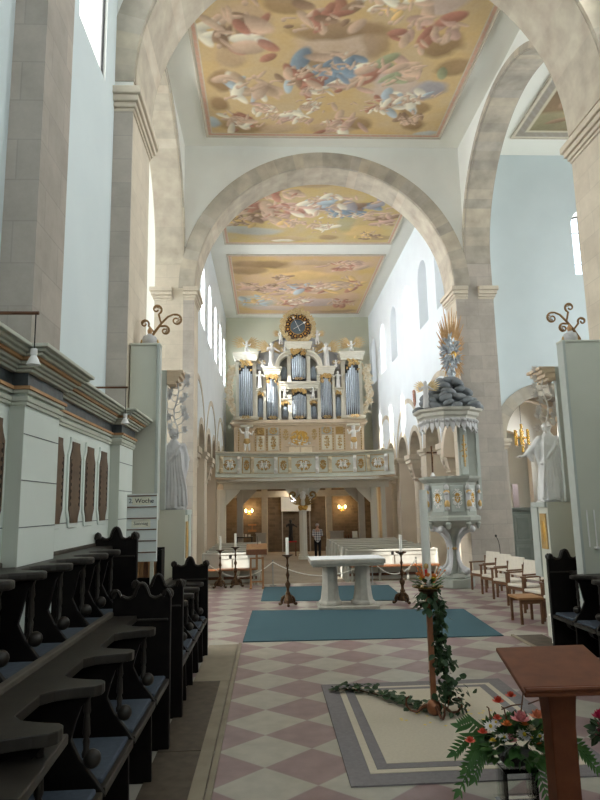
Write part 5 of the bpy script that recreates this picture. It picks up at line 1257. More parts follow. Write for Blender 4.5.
for i, y in enumerate(PY):
    if i < 6: pew(-1.95, -.36, y, '%s white painted pew of the left block, counted from the altar' % ordp[i], i == 0, 'white pews left of the nave aisle', 1)
    if i < 7: pew(2.32, 5.0, y, '%s white painted pew of the right block, counted from the altar' % ordp[i], i == 0, 'white pews right of the nave aisle', 0)
# low barrier of cords before the pews
PB = [(-1.72, 17.75), (.08, 17.5), (2.75, 17.3), (3.95, 17.3)]
pn = ['at the far left end by the pews', 'between the small lectern and the near candlestick', 'behind the altar at its right', 'before the right pews, near the pulpit']
for i, (x, y) in enumerate(PB):
    t = thing('barrier_post', 'thin grey barrier post '+pn[i], 'barrier post', (x, y, .0), 0, 'posts of the cord barrier')
    MB().lathe([(.10,0),(.10,.015),(.02,.03),(.014,.05),(.014,.62),(.024,.64),(.024,.66),(.0,.68)], n=14).build('post', mat('grey_metal', (.32,.34,.33), None, 6, .35, .6), t, True)
for i in range(3):
    a, b = Vector((*PB[i], .62)), Vector((*PB[i+1], .62)); c = MB(); c.tube([a.lerp(b, k/16)-Vector((0,.02,.38*(1-(k/8-1)**2))) for k in range(17)], .014, 6)
    tag(c.build('barrier_rope', WAX, None, True), 'white cord hanging in a low curve, %s of three across the pew front' % ['leftmost', 'middle', 'rightmost'][i], 'cord', 'white barrier cords')
# small lectern at far left
p = atz(257, 588); t = thing('wooden_lectern', 'light brown lectern on an open frame with a thin microphone, before the left pews', 'lectern', (p.x, p.y, 0))
MB().add([(-.27,-.2,.98),(.27,-.2,.98),(.27,.16,1.10),(-.27,.16,1.10),(-.27,-.2,1.0),(.27,-.2,1.0),(.27,.16,1.13),(-.27,.16,1.13)], [(3,2,1,0),(4,5,6,7),(0,1,5,4),(1,2,6,5),(2,3,7,6),(3,0,4,7)]).build('book_board', LBROWN, t)
MB().box(-.27,.27,-.21,-.17,.86,1.0).build('front_board', BROWN, t)
MB().bb((0,0,.72), (.06,.06,.5)).build('stem', LBROWN, t)
for s in (-1, 1): MB().bb((s*.16,0,.39), (.05,.06,.78)).build('leg', LBROWN, t); MB().bb((s*.16,0,.02), (.06,.42,.04)).build('foot', LBROWN, t)
MB().bb((0,0,.76), (.36,.05,.04)).bb((0,0,.16), (.32,.04,.04)).build('crossbar', LBROWN, t)
MB().tube([(.02,.1,1.1),(.02,.12,1.25),(.01,.06,1.33)], .006, 5).build('microphone', BLACK, t)
# microphone at the right pier
t = thing('microphone_stand', 'thin dark gooseneck microphone stand beside the right pier', 'microphone', (5.88, 16.2, 0))
MB().lathe([(.11,0),(.11,.02),(.015,.03)], n=16).build('base', BLACK, t, True); MB().tube([(0,0,.02),(0,0,.95),(-.02,0,1.1),(-.07,0,1.22)], .008, 6).build('stem', BLACK, t); MB().ell((-.08,0,1.24), (.03,.02,.035), 8, 6).build('head', BLACK, t)

# ---------------------------------------------------------------- chairs along the right
def chair():
    t = thing('armchair', 'x', 'chair')
    for sx in (-1, 1):
        MB().bb((sx*.27,-.22,.32), (.04,.04,.64)).build('leg', CHAIRW, t, bevel=.004); MB().bb((sx*.27,.22,.40), (.04,.045,.80)).build('leg', CHAIRW, t, bevel=.004)
        MB().box(sx*.27-.03, sx*.27+.03, -.26, .24, .64, .67).build('arm_rest', CHAIRW, t, bevel=.006)
    MB().box(-.25,.25,-.24,-.20,.34,.40).box(-.25,.25,.20,.24,.34,.40).box(-.27,-.24,-.2,.2,.34,.40).box(.24,.27,-.2,.2,.34,.40).build('seat_frame', CHAIRW, t)
    MB().box(-.245,.245,-.235,.215,.40,.455).build('seat_pad', CREAM, t, bevel=.015)
    MB().add([(x, y+(z-.52)*.18, z) for z in (.52,.90) for x, y in ((-.24,.16),(.24,.16),(.24,.20),(-.24,.20))], [(0,3,2,1),(4,5,6,7),(0,1,5,4),(1,2,6,5),(2,3,7,6),(3,0,4,7)]).build('backrest', CREAM, t, bevel=.012)
    return t
c0 = chair(); CH = [(5.22, 15.45), (5.2, 14.65), (5.18, 13.85), (5.16, 12.95), (5.14, 12.05), (5.12, 11.15)]
for i, (x, y) in enumerate(CH):
    c = c0 if i == 0 else dup(c0, (0,0,0)); c.location = (x, y, 0); c.rotation_euler[2] = -PI/2+.32
    tag(c, 'brown armchair with off-white pads, %s in the right row counted from the pulpit' % ordn[i], None, 'armchairs in a row along the right')
t = thing('wooden_stool', 'low brown wooden stool in front of the armchairs by the right stalls', 'stool', (4.52, 11.35, 0))
MB().box(-.22,.22,-.26,.26,.41,.45).build('seat', LBROWN, t, bevel=.008)
for sx in (-1, 1):
    for sy in (-1, 1): MB().bb((sx*.18, sy*.22, .205), (.04,.04,.41)).build('leg', CHAIRW, t)
MB().box(-.18,.18,-.235,-.205,.34,.41).box(-.18,.18,.205,.235,.34,.41).build('apron', CHAIRW, t)
tag(MB().box(4.18,4.30,9.55,9.62,.0,.40).box(4.16,4.32,9.54,9.63,.40,.43).build('white_post', WAX, bevel=.006), 'low white post beside the end of the right stalls', 'post')
# ---------------------------------------------------------------- pulpit
PX, PY_ = 4.70, 16.3
pul = thing('pulpit', 'grey and gold carved pulpit with a canopy of stone-grey clouds against the right pier', 'pulpit', (PX, PY_, 0))
def hexr(r, z, a0=PI/8, n=8, cx=0, cy=0): return [(cx+r*math.cos(a0+2*PI*i/n), cy+r*math.sin(a0+2*PI*i/n), z) for i in range(n)]
MB().loft([hexr(.50,0), hexr(.50,.22)]).build('base_step', PULP, pul, bevel=.02)
MB().loft([hexr(.36,.22), hexr(.40,.26), hexr(.34,.34)]).build('base_moulding', PULP, pul)
cc = MB()
for k in range(4):
    a = PI/4+k*PI/2
    P = [(r*math.cos(a), r*math.sin(a), z) for r, z in ((.34,.36),(.30,.44),(.20,.52),(.14,.68),(.12,.90),(.13,1.05),(.20,1.22),(.34,1.36),(.50,1.45),(.56,1.50))]
    cc.tube(P, [.07,.075,.06,.055,.05,.055,.06,.065,.07,.05], 8); cc.ell((.36*math.cos(a), .36*math.sin(a), .40), (.09,.09,.09), 8, 6); cc.ell((.55*math.cos(a), .55*math.sin(a), 1.44), (.10,.10,.09), 8, 6)
cc.build('scroll_stem', GREYF, pul, True)
MB().lathe([(.11,.3),(.10,.6),(.085,.9),(.10,.98),(.085,1.05),(.11,1.2),(.2,1.4),(.3,1.5)], n=14).build('core_column', PULP, pul, True)
MB().lathe([(.13,.92),(.15,.95),(.13,.98)], n=14).build('ring', GOLDM, pul, True)
z0, z1 = 1.74, 2.64
MB().loft([hexr(.40,1.48), hexr(.62,1.58), hexr(.74,1.66), hexr(.74,1.74), hexr(.68,1.78)]).build('basket_base', PULP, pul)
MB().loft([hexr(.64,1.76), hexr(.66,2.64)]).build('basket', PULP, pul)
MB().loft([hexr(.66,2.60), hexr(.72,2.64), hexr(.78,2.70), hexr(.80,2.76), hexr(.70,2.76)]).build('basket_rail', PULP, pul)
cut = mat('pulpit_panel', (.50,.53,.49), (.45,.48,.44), 5, .5)
for k in range(8):
    a = PI/4*k; 
    if not (-2.9 < ((a+PI) % (2*PI))-PI < .1 or k == 4): continue
    d = Vector((math.cos(a), math.sin(a), 0)); R_ = .64*math.cos(PI/8)+.012
    def place(o, r, z): o.matrix_local = Matrix.Translation((d.x*r, d.y*r, z)) @ Matrix.Rotation(a+PI/2, 4, 'Z')
    p = MB().box(-.17,.17,-.012,.012,-.33,.33).build('basket_panel', cut, pul, bevel=.01); place(p, R_+.005, 2.2)
    g_ = scroll(.26, .56, 70+k, .018).build('panel_scroll', MARB, p); g_.location = (0, -.014, 0)
    g2 = scroll(.14, .26, 80+k, .02).build('gilt_ornament', GOLD, p); g2.location = (0, -.02, .02)
for k in range(8):
    a = PI/8+PI/4*k
    if math.sin(a) > .3: continue
    b = MB(); b.tube([(0,0,.05),(.02,0,-.1),(0,0,-.3),(.03,0,-.42)], [.055,.06,.05,.06], 8); b.ell((.03,0,.12), (.06,.06,.075), 8, 6); b.ell((.05,0,-.02), (.06,.07,.05), 8, 5); b.ell((.03,0,-.36), (.07,.06,.09), 8, 6)
    o = b.build('corner_figure', GREYF, pul, True); o.matrix_local = Matrix.Translation((.68*math.cos(a), .68*math.sin(a), 2.36)) @ Matrix.Rotation(a, 4, 'Z')
    MB().ell((.05,0,-.30), (.055,.07,.11), 8, 6).build('gilt_cloth', GOLDM, o, True); MB().ell((.05,0,.0), (.045,.08,.06), 8, 5).build('gilt_cloth', GOLDM, o, True)
for k in range(8):
    a = PI/8+PI/4*k
    if math.sin(a) > .3: continue
    MB().lathe([(.0,-.16),(.03,-.15),(.05,-.08),(.075,-.02),(.05,.02)], (.66*math.cos(a), .66*math.sin(a), 1.6), 10).build('pendant', PULP, pul, True)
# back board with gilt drop, rising to the canopy
MB().box(.34,.80,.10,.20,2.76,4.1).build('back_board', PULP, pul, bevel=.01); MB().box(.38,.56,.07,.10,2.82,4.05).build('back_panel', cut, pul, bevel=.01)
gd = scroll(.14, .70, 91, .02).tube([(0,-.01,.42),(0,-.01,-.42)], .02, 6).build('gilt_drop', GOLDM, pul); gd.location = (.47,.065,3.45)
MB().box(.80,.88,.06,.22,2.0,4.2).build('board_edge', cut, pul)
# canopy
CX_, CYc = .06, .02
H8 = lambda r, z: hexr(r, z, PI/8, 8, CX_, CYc)
MB().loft([H8(.72,4.20), H8(.74,4.28), H8(.80,4.32), H8(.82,4.40), H8(.90,4.44), H8(.92,4.50), H8(.70,4.52)]).build('canopy_cornice', mat('canopy_paint', (.52,.50,.43), (.46,.44,.38), 5, .5), pul)
MB().loft([H8(.70,4.18), H8(.70,4.22)]).build('canopy_ceiling', PULP, pul)
for k in range(8):
    a0, a1 = PI/8+PI/4*k, PI/8+PI/4*(k+1); p0, p1 = Vector((.74*math.cos(a0)+CX_, .74*math.sin(a0)+CYc, 0)), Vector((.74*math.cos(a1)+CX_, .74*math.sin(a1)+CYc, 0))
    if (p0+p1).y > .9: continue
    b = MB()
    for q in range(4):
        m_ = p0.lerp(p1, (q+.5)/4); n_ = m_.normalized(); sdir = (p1-p0).normalized(); L = .36 if q % 2 else .27
        b.add([m_-sdir*.06+Vector((0,0,4.24)), m_+sdir*.06+Vector((0,0,4.24)), m_+sdir*.065+Vector((0,0,4.24-L*.6)), m_+n_*.01+Vector((0,0,4.24-L)), m_-sdir*.065+Vector((0,0,4.24-L*.6))], [(0,1,2,3,4)])
        b.ell(m_+n_*.02+Vector((0,0,4.24-L+.02)), (.028,.028,.035), 6, 5); b.ell(m_+n_*.03+Vector((0,0,4.18)), (.05,.05,.05), 6, 5); b.tube([m_+n_*.02+sdir*.06+Vector((0,0,4.22)), m_+n_*.03+sdir*.05+Vector((0,0,4.1))], .014, 5)
    b.build('lambrequin', GREYF, pul)
cl = MB(); rc = random.Random(12)
for i in range(70):
    u = rc.random()**1.2; z = 4.56+.78*u; R_ = (.80-.62*u)*rc.uniform(.72,1.02); a = rc.uniform(0, 2*PI); r = rc.uniform(.10,.19)
    cl.ell((CX_+.12*u+R_*math.cos(a), CYc+R_*math.sin(a), z), (r*1.2, r*1.1, r*.68), 10, 7, Matrix.Rotation(rc.uniform(-.5,.5), 3, 'Y'))
cl.lathe([(.66,4.50),(.46,4.72),(.22,5.05),(.08,5.25),(.0,5.3)], (CX_,CYc,0), 14)
cl.build('cloud_heap', GREYD, pul, True)
# rays and silver foliage of the crowning glory
gc = Vector((.30,.10,6.02)); ry = MB(); rr = random.Random(8)
for i in range(64):
    a = 2*PI*i/64+rr.uniform(-.04,.04); L = (.42+.62*max(0, math.sin(a))**2+(.12 if i % 2 else 0))*rr.uniform(.85,1.1); d = Vector((math.cos(a)*.50+.03, .10*math.cos(a), math.sin(a))); s_ = Vector((-math.sin(a), 0, math.cos(a)*.6))
    ry.tube([gc+d*.22+Vector((0,.06,0)), gc+d*(.22+L*.6)+Vector((0,.06,0)), gc+d*(.25+L)+Vector((0,.05,0))], [.022,.026,.006], 5)
ry.build('gilt_ray', mat('old_gilding', (.62,.40,.20), (.48,.28,.13), 10, .5, .25), pul)
fo = MB()
for i in range(120):
    a = rr.uniform(0, 2*PI); r = rr.uniform(.03,.36); c = gc+Vector((-.08+r*.5*math.cos(a), -.10-.12*(1-r/.4), r*1.25*math.sin(a)))
    c.y -= rr.uniform(0, .12); fo.leaf(c, (math.cos(a)*.7+rr.uniform(-.5,.5), rr.uniform(-1,.2), math.sin(a)+rr.uniform(-.5,.5)), (rr.uniform(-.8,.8),-1,rr.uniform(-.5,.8)), rr.uniform(.10,.20), .075, .4, 3)
for z, r in ((-.62,.13),(-.50,.11),(-.74,.15),(-.38,.10)): fo.ell(gc+Vector((-.06*z*-1,0,z)), (r, r, r*.9), 9, 6)
fo.build('silver_foliage', mat('silver_carving', (.56,.60,.63), (.30,.33,.36), 14, .4, .3), pul)
MB().ell(gc+Vector((-.02,-.26,-.02)), (.07,.05,.11), 10, 7).build('gilt_heart', GOLD, pul, True)
p = Vector((PX+CX_-.66, PY_-.42, 4.525))
an = figure('angel_statue', 'stand', .72, p, -.5, 'small grey angel holding a red shield on the left rim of the pulpit canopy', .36, None, GREYF)
MB().px([(-.10,.18),(0,.22),(.10,.18),(.10,-.1),(0,-.22),(-.10,-.1)], -.30, -.27).build('red_shield', mat('red_shield', (.55,.12,.10), (.7,.55,.4), 30, .5), an).location = (0,-.08,.28)
p = at(433, 478, PY_-.52); t = thing('crucifix', 'dark standing crucifix on the pulpit rail', 'crucifix', (p.x, PY_-.52, 2.762))
MB().lathe([(.07,0),(.06,.03),(.03,.07),(.02,.1)], n=12).build('foot', MARB, t, True); MB().bb((0,0,.42), (.035,.03,.70)).build('upright', BROWN, t); MB().bb((0,0,.60), (.26,.03,.035)).build('crossbar', BROWN, t)
b = MB(); limb(b, [(0,-.02,.62),(0,-.03,.50),(0,-.03,.36),(0,-.02,.26)], [.022,.03,.02,.012], 6); limb(b, [(-.11,-.02,.62),(0,-.02,.58),(.11,-.02,.62)], [.008,.016,.008], 6); b.ell((0,-.03,.65), .022, 6, 5); b.build('figure', BRONZE, t, True)

# ---------------------------------------------------------------- large statues by the side altars (seen from behind)
def big_statue(H, arm):
    mb = MB(); s = H
    prof = [(0,.165,.12),(.04,.172,.125),(.15,.163,.12),(.3,.150,.112),(.45,.138,.10),(.56,.132,.094),(.66,.135,.09),(.73,.138,.085),(.775,.128,.078),(.81,.10,.068),(.84,.066,.054),(.87,.045,.043)]
    robe(mb, [(z*s, a*s, b*s) for z, a, b in prof], 9, .11, n=140, seed=3)
    for i in range(8):                               # mantle folds running down from the shoulders
        u = i/7-.5; x0, x1 = u*.20*s, (u*.34+.02)*s
        mb.tube([(x0*.55, -.045*s, .83*s), (x0, -.092*s, .70*s), (x0*.8+x1*.2, -.100*s, .5*s), (x1*.9, -.113*s+.05*abs(u)*s, .25*s), (x1, -.122*s+.08*abs(u)*s, .03*s)], [.006*s, .012*s, .015*s, .017*s, .012*s], 6)
    mb.tube([(.10*s,-.05*s,.80*s),(.03*s,-.105*s,.66*s),(-.07*s,-.10*s,.54*s),(-.135*s,-.05*s,.46*s)], [.016*s,.024*s,.024*s,.018*s], 6)
    limb(mb, [(0,0,.84*s),(0,.008*s,.90*s)], [.042*s,.038*s]); head(mb, (0,.012*s,.932*s), .064*s, (-.2,1,0))
    if arm:
        limb(mb, [(-.115*s,0,.785*s),(-.185*s,.02*s,.68*s),(-.26*s,.05*s,.60*s)], [.048*s,.052*s,.044*s]); limb(mb, [(-.26*s,.05*s,.60*s),(-.325*s,.06*s,.57*s)], [.026*s,.018*s])
        limb(mb, [(-.24*s,.04*s,.59*s),(-.225*s,.03*s,.53*s),(-.20*s,.02*s,.50*s)], [.04*s,.03*s,.014*s]); limb(mb, [(-.15*s,0,.70*s),(-.155*s,0,.58*s),(-.14*s,0,.46*s)], [.05*s,.04*s,.02*s])
        hand(mb, (-.325*s,.06*s,.57*s), (-1,.1,-.05), (0,0,1), .075*s)
        limb(mb, [(.115*s,0,.785*s),(.185*s,.03*s,.66*s),(.18*s,.13*s,.60*s)], [.048*s,.05*s,.034*s]); hand(mb, (.18*s,.13*s,.60*s), (-.3,1,.1), (0,0,1), .07*s)
        limb(mb, [(.18*s,.03*s,.64*s),(.185*s,.03*s,.52*s),(.165*s,.03*s,.40*s)], [.045*s,.035*s,.012*s])
    else:
        limb(mb, [(-.115*s,0,.785*s),(-.155*s,.05*s,.64*s),(-.06*s,.13*s,.60*s)], [.05*s,.05*s,.032*s]); limb(mb, [(.115*s,0,.785*s),(.155*s,.05*s,.62*s),(.07*s,.13*s,.54*s)], [.05*s,.05*s,.032*s]); hand(mb, (-.06*s,.13*s,.60*s), (1,.3,.2), (0,0,1), .07*s); hand(mb, (.07*s,.13*s,.54*s), (-1,.3,0), (0,0,1), .07*s)
        for q in (-1, 1): limb(mb, [(q*.15*s,.03*s,.66*s),(q*.155*s,.03*s,.52*s),(q*.14*s,.03*s,.36*s)], [.045*s,.036*s,.014*s])
    for q in (-1, 1): limb(mb, [(q*.06*s,.08*s,.02*s),(q*.07*s,.16*s,.018*s)], [.03*s,.022*s])
    mb.box(-.15*s,.15*s,-.10*s,.15*s,-.02*s,.006*s)
    return remesh(mb, 'robed_figure', .0105, 1)
# ---------------------------------------------------------------- side altars seen from the back
def acanthus(mb, P, seed, L=.20, W=.085, n=26):
    """delicate carved spray: winding stem, side twigs each ending in a three-lobed leaf"""
    rg_ = random.Random(seed); mb.tube(P, .012, 5)
    for i in range(n):
        p = interp(P, (i+.3)/n); s = 1 if i % 2 else -1; l = L*rg_.uniform(.45, .8); up = rg_.uniform(.2, .9)
        q = p+Vector((s*l*.8, rg_.uniform(-.05,.03), l*up)); mid = p.lerp(q, .5)+Vector((s*.02, 0, -.02)); mb.tube([p, mid, q], [.009,.008,.006], 5)
        for k, a in enumerate((-1.0, -.1, .8, 1.7)):
            d = Vector((s*math.cos(a*.9), -.15, math.sin(a*.9)+.15)); mb.leaf(q, d, (0,-1,.2), W*(1.0 if k in (1, 2) else .8), W*.55, .2, 3)
    return mb
def side_altar(f, mir, lab):
    t = thing('side_altar', lab, 'altar', (f(-1.6), 9.2, 0)); X = lambda x: f(x)-f(-1.6)
    def bx(x0, x1, y0, y1, z0, z1, nm, m_, bev=.006): a, b = sorted((X(x0), X(x1))); return MB().box(a, b, y0-9.2, y1-9.2, z0, z1).build(nm, m_, t, bevel=bev)
    e_ = .25 if mir else 0; z_ = -.25 if mir else 0
    bx(-1.955+z_,-1.58+e_,8.86,9.0,0,4.42,'back_board',BOXG); bx(-1.578+e_,-1.535+e_,8.83,9.02,1.95 if not mir else 0,4.44,'corner_strip',cut); bx(-1.97+z_,-1.53+e_,8.84,9.02,4.42,4.45,'board_cap',BOXG)
    bx(-1.955+z_,-1.62,9.0,9.80,0,.9,'altar_step',BOXG); bx(-1.955+z_,-1.66,9.0,9.80,4.20,4.25,'tie_board',BOXG)
    bx(-1.975,-1.28,9.80,10.15,0,2.08,'pedestal',BOXG); bx(-1.5,-1.245,9.82,10.35,2.0,2.08,'pedestal_cap',cut); bx(-1.47,-1.26,10.15,10.4,.9,2.0,'pedestal_front',cut)
    gp = bx(-1.278,-1.262,9.86,10.08,1.35,1.9,'gilt_frame',GOLDM); MB().ell((X(-1.262), .77, 1.62), (.012,.07,.17), 8, 6).build('gilt_relief', GOLD, gp, True)
    for z0, z1, e in ((4.02,4.07,0),(4.07,4.14,.04),(4.14,4.20,.08),(4.20,4.25,.12)): bx(-1.58,-1.44+e,9.75-.0,10.15+e,z0,z1,'entablature',ORGB)
    lm = MB(); zs = [4.15,3.98,3.82,3.66,3.5,3.36,3.2]
    acanthus(lm, [(X(-1.45+.04*math.sin(i*1.4)), .72, z-.02) for i, z in enumerate(zs)], 5+mir, .20, .095, 17); lm.build('acanthus_wing', GREYF if not mir else mat('warm_white_carving', (.74,.70,.64), (.64,.58,.52)), t)
    bx(-1.66,-1.58,9.76,9.84,2.08,4.25,'rear_post',cut)
    if mir:
        for xx in (4.485, 4.59): MB().tube([(xx-t.location.x, -.385, 1.45), (xx-t.location.x, -.385, 1.96)], .011, 6).build('rail', MARB, t)
        MB().box(4.56-t.location.x, 4.61-t.location.x, -.41, -.33, 1.42, 1.45).build('rail_bracket', MARB, t)
    return t
side_altar(lambda x: x, 0, 'grey-green back of the left side altar with carved leaves, at the arch pier')
side_altar(lambda x: mx(x)-.27, 1, 'grey-green back of the right side altar with carved leaves, at the right photo edge')
SA, SB = big_statue(1.22, False), big_statue(1.26, True)
t = thing('robed_statue', 'grey robed statue seen from behind on the left side altar', 'statue', (-1.49, 9.98, 2.105)); MB().build('body', GREYF, t, True, mesh=SA)
t = thing('robed_statue', 'white robed statue with one arm stretched left on the right side altar', 'statue', (4.56, 10.02, 2.105)); MB().build('body', MARB, t, True, mesh=SB)
def urn(f, lab):
    p = (f(-1.76), 9.25, 4.452); t = thing('urn', lab, 'urn', p, 0, 'flaming urns on the side altars')
    MB().lathe([(.07,0),(.07,.02),(.05,.04),(.10,.07),(.135,.13),(.14,.20),(.12,.26),(.05,.29),(.045,.31)], n=18).build('vessel', GREYF, t, True)
    b = MB()
    for i in range(7): a = i*.9; b.tube([(.02*math.cos(a), .02*math.sin(a), .30), (.035*math.cos(a+1), .035*math.sin(a+1), .38), (.01*math.cos(a), 0, .46)], [.02,.018,.004], 5)
    b.build('flame', ORANGE, t, True)
    for s in (-1, 1): MB().tube([(s*.12,0,.05),(s*.165,0,.12),(s*.15,0,.20)], [.02,.024,.015], 6).build('gilt_handle', GOLDM, t, True)
    t.scale = (.78,)*3
urn(lambda x: x, 'pale urn with a small flame on top of the left side altar'); urn(lambda x: 2.95-x, 'pale urn with a small flame on top of the right side altar')
def palm(f, lab, sg):
    x0, z0 = -2.02, 4.62; t = thing('carved_branch', lab, 'carving', (f(-1.93), 9.4, 4.452), 0, 'curled carved branches on the side altars')
    X = lambda x: (f(x)-f(-1.93))
    MAT_ = mat('brown_gilt_wood', (.33,.19,.08), (.24,.13,.05), 10, .5)
    main = [(-1.93,4.48),(-1.90,4.62),(-1.82,4.76),(-1.72,4.90),(-1.62,5.01),(-1.53,5.05)]
    MB().tube([(X(x), 0, z-4.452) for x, z in main], [.022,.024,.022,.019,.017,.014], 7).build('stem', MAT_, t, True)
    for (bx_, bz, cx, cz, r, a0, d) in ((-1.53,5.05,-1.49,4.955,.095,1.9,-1), (-1.72,4.90,-1.79,5.13,.085,-1.2,1), (-1.75,4.86,-1.66,4.79,.08,2.0,-1), (-1.82,4.76,-1.97,4.90,.07,-.5,1), (-1.90,4.62,-1.83,4.52,.06,2.2,-1)):
        P = spiral((cx, cz), r, 1.15, a0, 16, d, .25); b = MB(); b.tube([(X(bx_), 0, bz-4.452)]+[(X(x), 0, z-4.452) for x, z in P], [.014]+[.017]*8+[.013]*8+[.008], 6)
        for k in range(6):
            q = P[3+k]; a = a0+d*2*PI*1.15*(3+k)/16; b.tube([(X(q[0]), -.01, q[1]-4.452), (X(cx+r*.25*math.cos(a+.6)), -.02, cz+r*.25*math.sin(a+.6)-4.452)], [.009,.004], 5)
        b.build('curl', MAT_, t, True)
palm(lambda x: x+.10, 'curled brown carved branch leaning right beside the urn of the left side altar', 1); palm(lambda x: 3.03-x, 'curled brown carved branch leaning left beside the urn of the right side altar', -1)
# hymn board
p0, p1 = at(126.5, 494, 8.0), at(156, 563, 8.0)
t = thing('notice_board', 'white slotted notice board with lettering standing behind the left stalls', 'notice board', ((p0.x+p1.x)/2, 8.05, 0)); w = p1.x-p0.x; zb, zt = at(141, 562, 8).z, p0.z
MB().box(-w/2, w/2, -.02, .02, zb, zt).build('board', mat('white_board', (.78,.82,.78), (.74,.78,.74), 3, .5), t, bevel=.004)
n = 6; hh = (zt-zb)/n
sl = MB()
for i in range(n): sl.box(-w/2+.008, w/2-.008, -.03, -.018, zt-.02-i*hh-.012, zt-.02-i*hh)
sl.build('slat', BROWN, t)
def text(s, size, loc, par, m_, nm='lettering'):
    c = bpy.data.curves.new(nm, 'FONT'); c.body = s; c.size = size; c.align_x = 'CENTER'; c.align_y = 'CENTER'; c.extrude = .001; c.offset = .0
    q = bpy.data.objects.new('t', c); COL.objects.link(q); dg = bpy.context.evaluated_depsgraph_get(); me = bpy.data.meshes.new_from_object(q.evaluated_get(dg)); bpy.data.objects.remove(q); o = bpy.data.objects.new(nm, me); COL.objects.link(o); o.parent = par; o.location = loc; o.rotation_euler = (PI/2, 0, 0); me.materials.clear(); me.materials.append(m_); return o
INK = mat('ink', (.02,.02,.02)); PAPER = mat('cream_paper', (.86,.84,.68))
for i, s, q in ((0, '2. Woche', .10), (2, 'Sonntag', .07)):
    zz = zt-.02-(i+.5)*hh; c = MB().box(-w*.33, w*.28, -.0235, -.0205, zz-hh*.36, zz+hh*.36).build('paper_strip', PAPER, t); text(s, q*.78, (-.01, -.0245, zz), c, INK)
for s in (-1, 1): MB().bb((s*.13, 0, zb/2), (.04, .04, zb)).build('leg', BOXG, t)
MB().box(-.2,.2,-.14,.14,0,.03).build('foot', BOXG, t)
# book shelf behind the stalls
p = at(144, 566, 8.35); t = thing('book_box', 'dark open bookcase behind the left stalls below the notice board', 'shelf', (p.x+.03, 8.42, 0)); z = p.z-.14
MB().box(-.2,.2,.10,.12,0,z+.36).build('back', DARK, t); MB().box(-.2,-.18,-.12,.10,0,z+.34).build('side', DARK, t); MB().box(.18,.2,-.12,.10,0,z+.34).build('side', DARK, t)
for q in (.05, z-.4, z): MB().box(-.18,.18,-.12,.10,q-.02,q).build('shelf_board', DARK, t)
for i in range(6):
    b = thing('hymn_book', 'brown hymn book upright in the bookcase behind the left stalls', 'book', (t.location.x-.145+i*.048, 8.40, z+.001), 0, 'brown hymn books in the dark bookcase')
    MB().box(-.02,.02,-.09,-.086,0,.2).box(-.021,-.018,-.09,.06,0,.2).box(.018,.021,-.09,.06,0,.2).build('cover', LBROWN if i % 3 else BROWN, b); MB().box(-.018,.018,-.086,.055,.004,.195).build('page_block', PAPER, b)

# ---------------------------------------------------------------- right side room: cabinet and hanging lamp
a, b = at(508.5, 508, 18.4), at(535, 508, 18.4); w = b.x-a.x; h = a.z
t = thing('confessional', 'grey-green panelled wooden cabinet in the side room behind the right arch', 'cabinet', ((a.x+b.x)/2, 18.65, 0))
MB().box(-w/2+.05, w/2-.05, -.22,.45,.0,h-.10).build('carcass', CONF, t); MB().box(-w/2+.02,w/2-.02,-.26,.46,h-.10,h-.06).box(-w/2-.03,w/2+.03,-.31,.48,h-.06,h).build('cornice', CONF, t, bevel=.01)
MB().box(-w/2+.03,w/2-.03,-.25,.46,0,.12).build('plinth', CONF, t)
for zz0, zz1 in ((.2,.85),(.95,h-.2)):
    d = MB().box(-w/2+.15,w/2-.15,-.235,-.22,zz0,zz1).build('door_panel', mat('cabinet_panel', (.31,.34,.305)), t, bevel=.008); MB().box(-w/2+.22,w/2-.22,-.245,-.23,zz0+.07,zz1-.07).build('raised_field', CONF, d, bevel=.008)
MB().ell((w/2-.13,-.25,1.0), .025, 8, 6).build('knob', BRASS, t, True)
p = at(522, 438, 18.1); t = thing('chandelier', 'modern gold tube hanging lamp in the side room behind the right arch', 'lamp', tuple(p))
MB().lathe([(.035,-.42),(.035,.42)], n=12).build('centre_tube', BRASS, t, True)
for k in range(6):
    a = 2*PI*k/6; MB().lathe([(.0,-.22),(.032,-.22),(.032,.24),(.0,.24)], (.20*math.cos(a), .20*math.sin(a), 0), 12).build('tube', BRASS, t, True); MB().lathe([(.0,-.25),(.028,-.25),(.028,-.22)], (.20*math.cos(a), .20*math.sin(a), 0), 10).build('bulb', WAX, t, True)
MB().lathe([(.05,-.03),(.19,-.02),(.19,.02),(.05,.03)], n=20).build('hub', BRASS, t); MB().tube([(0,0,.42),(0,0,6.0-p.z)], .006, 5).build('cord', BLACK, t)

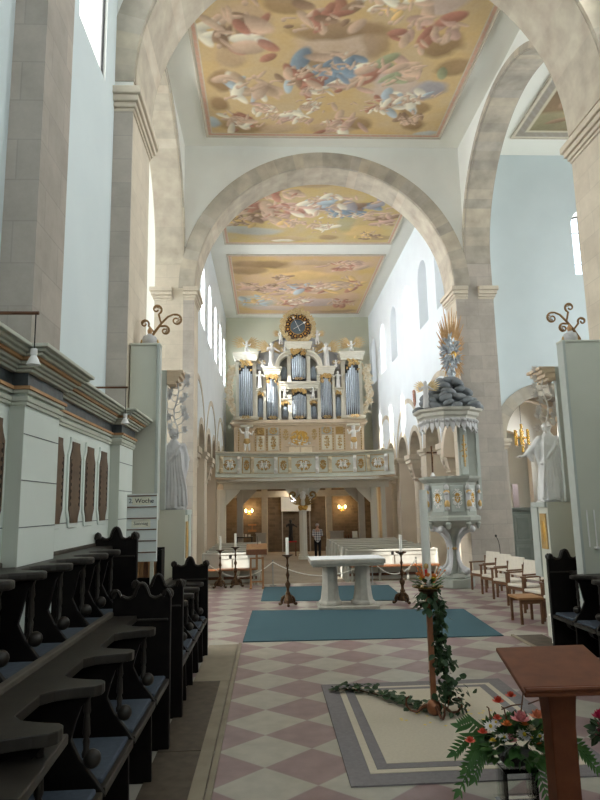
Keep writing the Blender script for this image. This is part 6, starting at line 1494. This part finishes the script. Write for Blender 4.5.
# ---------------------------------------------------------------- man standing in the nave aisle, seen from behind
man_p = at(318.0, 557.0, 28.7); MH = at(319, 523.5, 28.7).z+.2
t = thing('person', 'grey-haired man in a checked shirt and dark trousers standing in the aisle, seen from behind', 'person', (man_p.x, 28.7, -.2)); s = MH/1.75
b = MB()
for q in (-1, 1):
    limb(b, [(q*.09,0,.90),(q*.10,.01,.50),(q*.10,-.02,.09)], [.085,.058,.042]); limb(b, [(q*.10,-.03,.05),(q*.11,.12,.04)], [.045,.04])
    limb(b, [(q*.19,0,1.40),(q*.24,-.02,1.13),(q*.15,.20,1.05)], [.052,.042,.032]); hand(b, (q*.15,.20,1.05), (-q*.6,.8,0), (0,0,1), .10)
limb(b, [(0,0,.95),(0,.01,1.15),(0,0,1.35),(0,0,1.50)], [.15,.15,.17,.06], 12); b.ell((0,0,1.36), (.20,.11,.10), 12, 8); limb(b, [(0,0,1.45),(0,.01,1.56)], [.055,.052])
head(b, (0,.02,1.645), .10, (0,1,0), False)
MB().build('body', SKIN, t, True, mesh=remesh(b, 'body', .014, 2))
b = MB(); limb(b, [(0,0,.93),(0,.01,1.15),(0,0,1.33)], [.17,.17,.175], 12); b.ell((0,0,1.37), (.215,.125,.10), 12, 8); b.lathe([(.07,1.44),(.075,1.49)], n=12)
for q in (-1, 1): limb(b, [(q*.19,0,1.40),(q*.235,-.015,1.16)], [.068,.066])
MB().build('shirt', PLAID, t, True, mesh=remesh(b, 'shirt', .014, 2))
b = MB(); b.ell((0,0,.93), (.175,.13,.10), 12, 8)
for q in (-1, 1): limb(b, [(q*.09,0,.90),(q*.10,.01,.50),(q*.10,-.02,.10)], [.105,.078,.066])
MB().build('trousers', TROU, t, True, mesh=remesh(b, 'trousers', .014, 2))
b = MB(); 
for i in range(40):
    a = R.uniform(0, 2*PI); e = R.uniform(-.2, 1.0); d = Vector((math.cos(a)*math.cos(e), math.sin(a)*math.cos(e), math.sin(e)))
    if d.y > .35: continue
    b.ell(Vector((0,.015,1.655))+Vector((d.x*.082,d.y*.088,d.z*.10)), .022, 6, 5)
b.build('hair', mat('grey_hair', (.45,.43,.42)), t, True)
for q in (-1, 1): MB().tube([(q*.10,-.08,.04),(q*.105,.0,.045),(q*.115,.14,.035)], [.05,.055,.045], 8, .75).build('shoe', BLACK, t, True)
t.scale = (s, s, s)
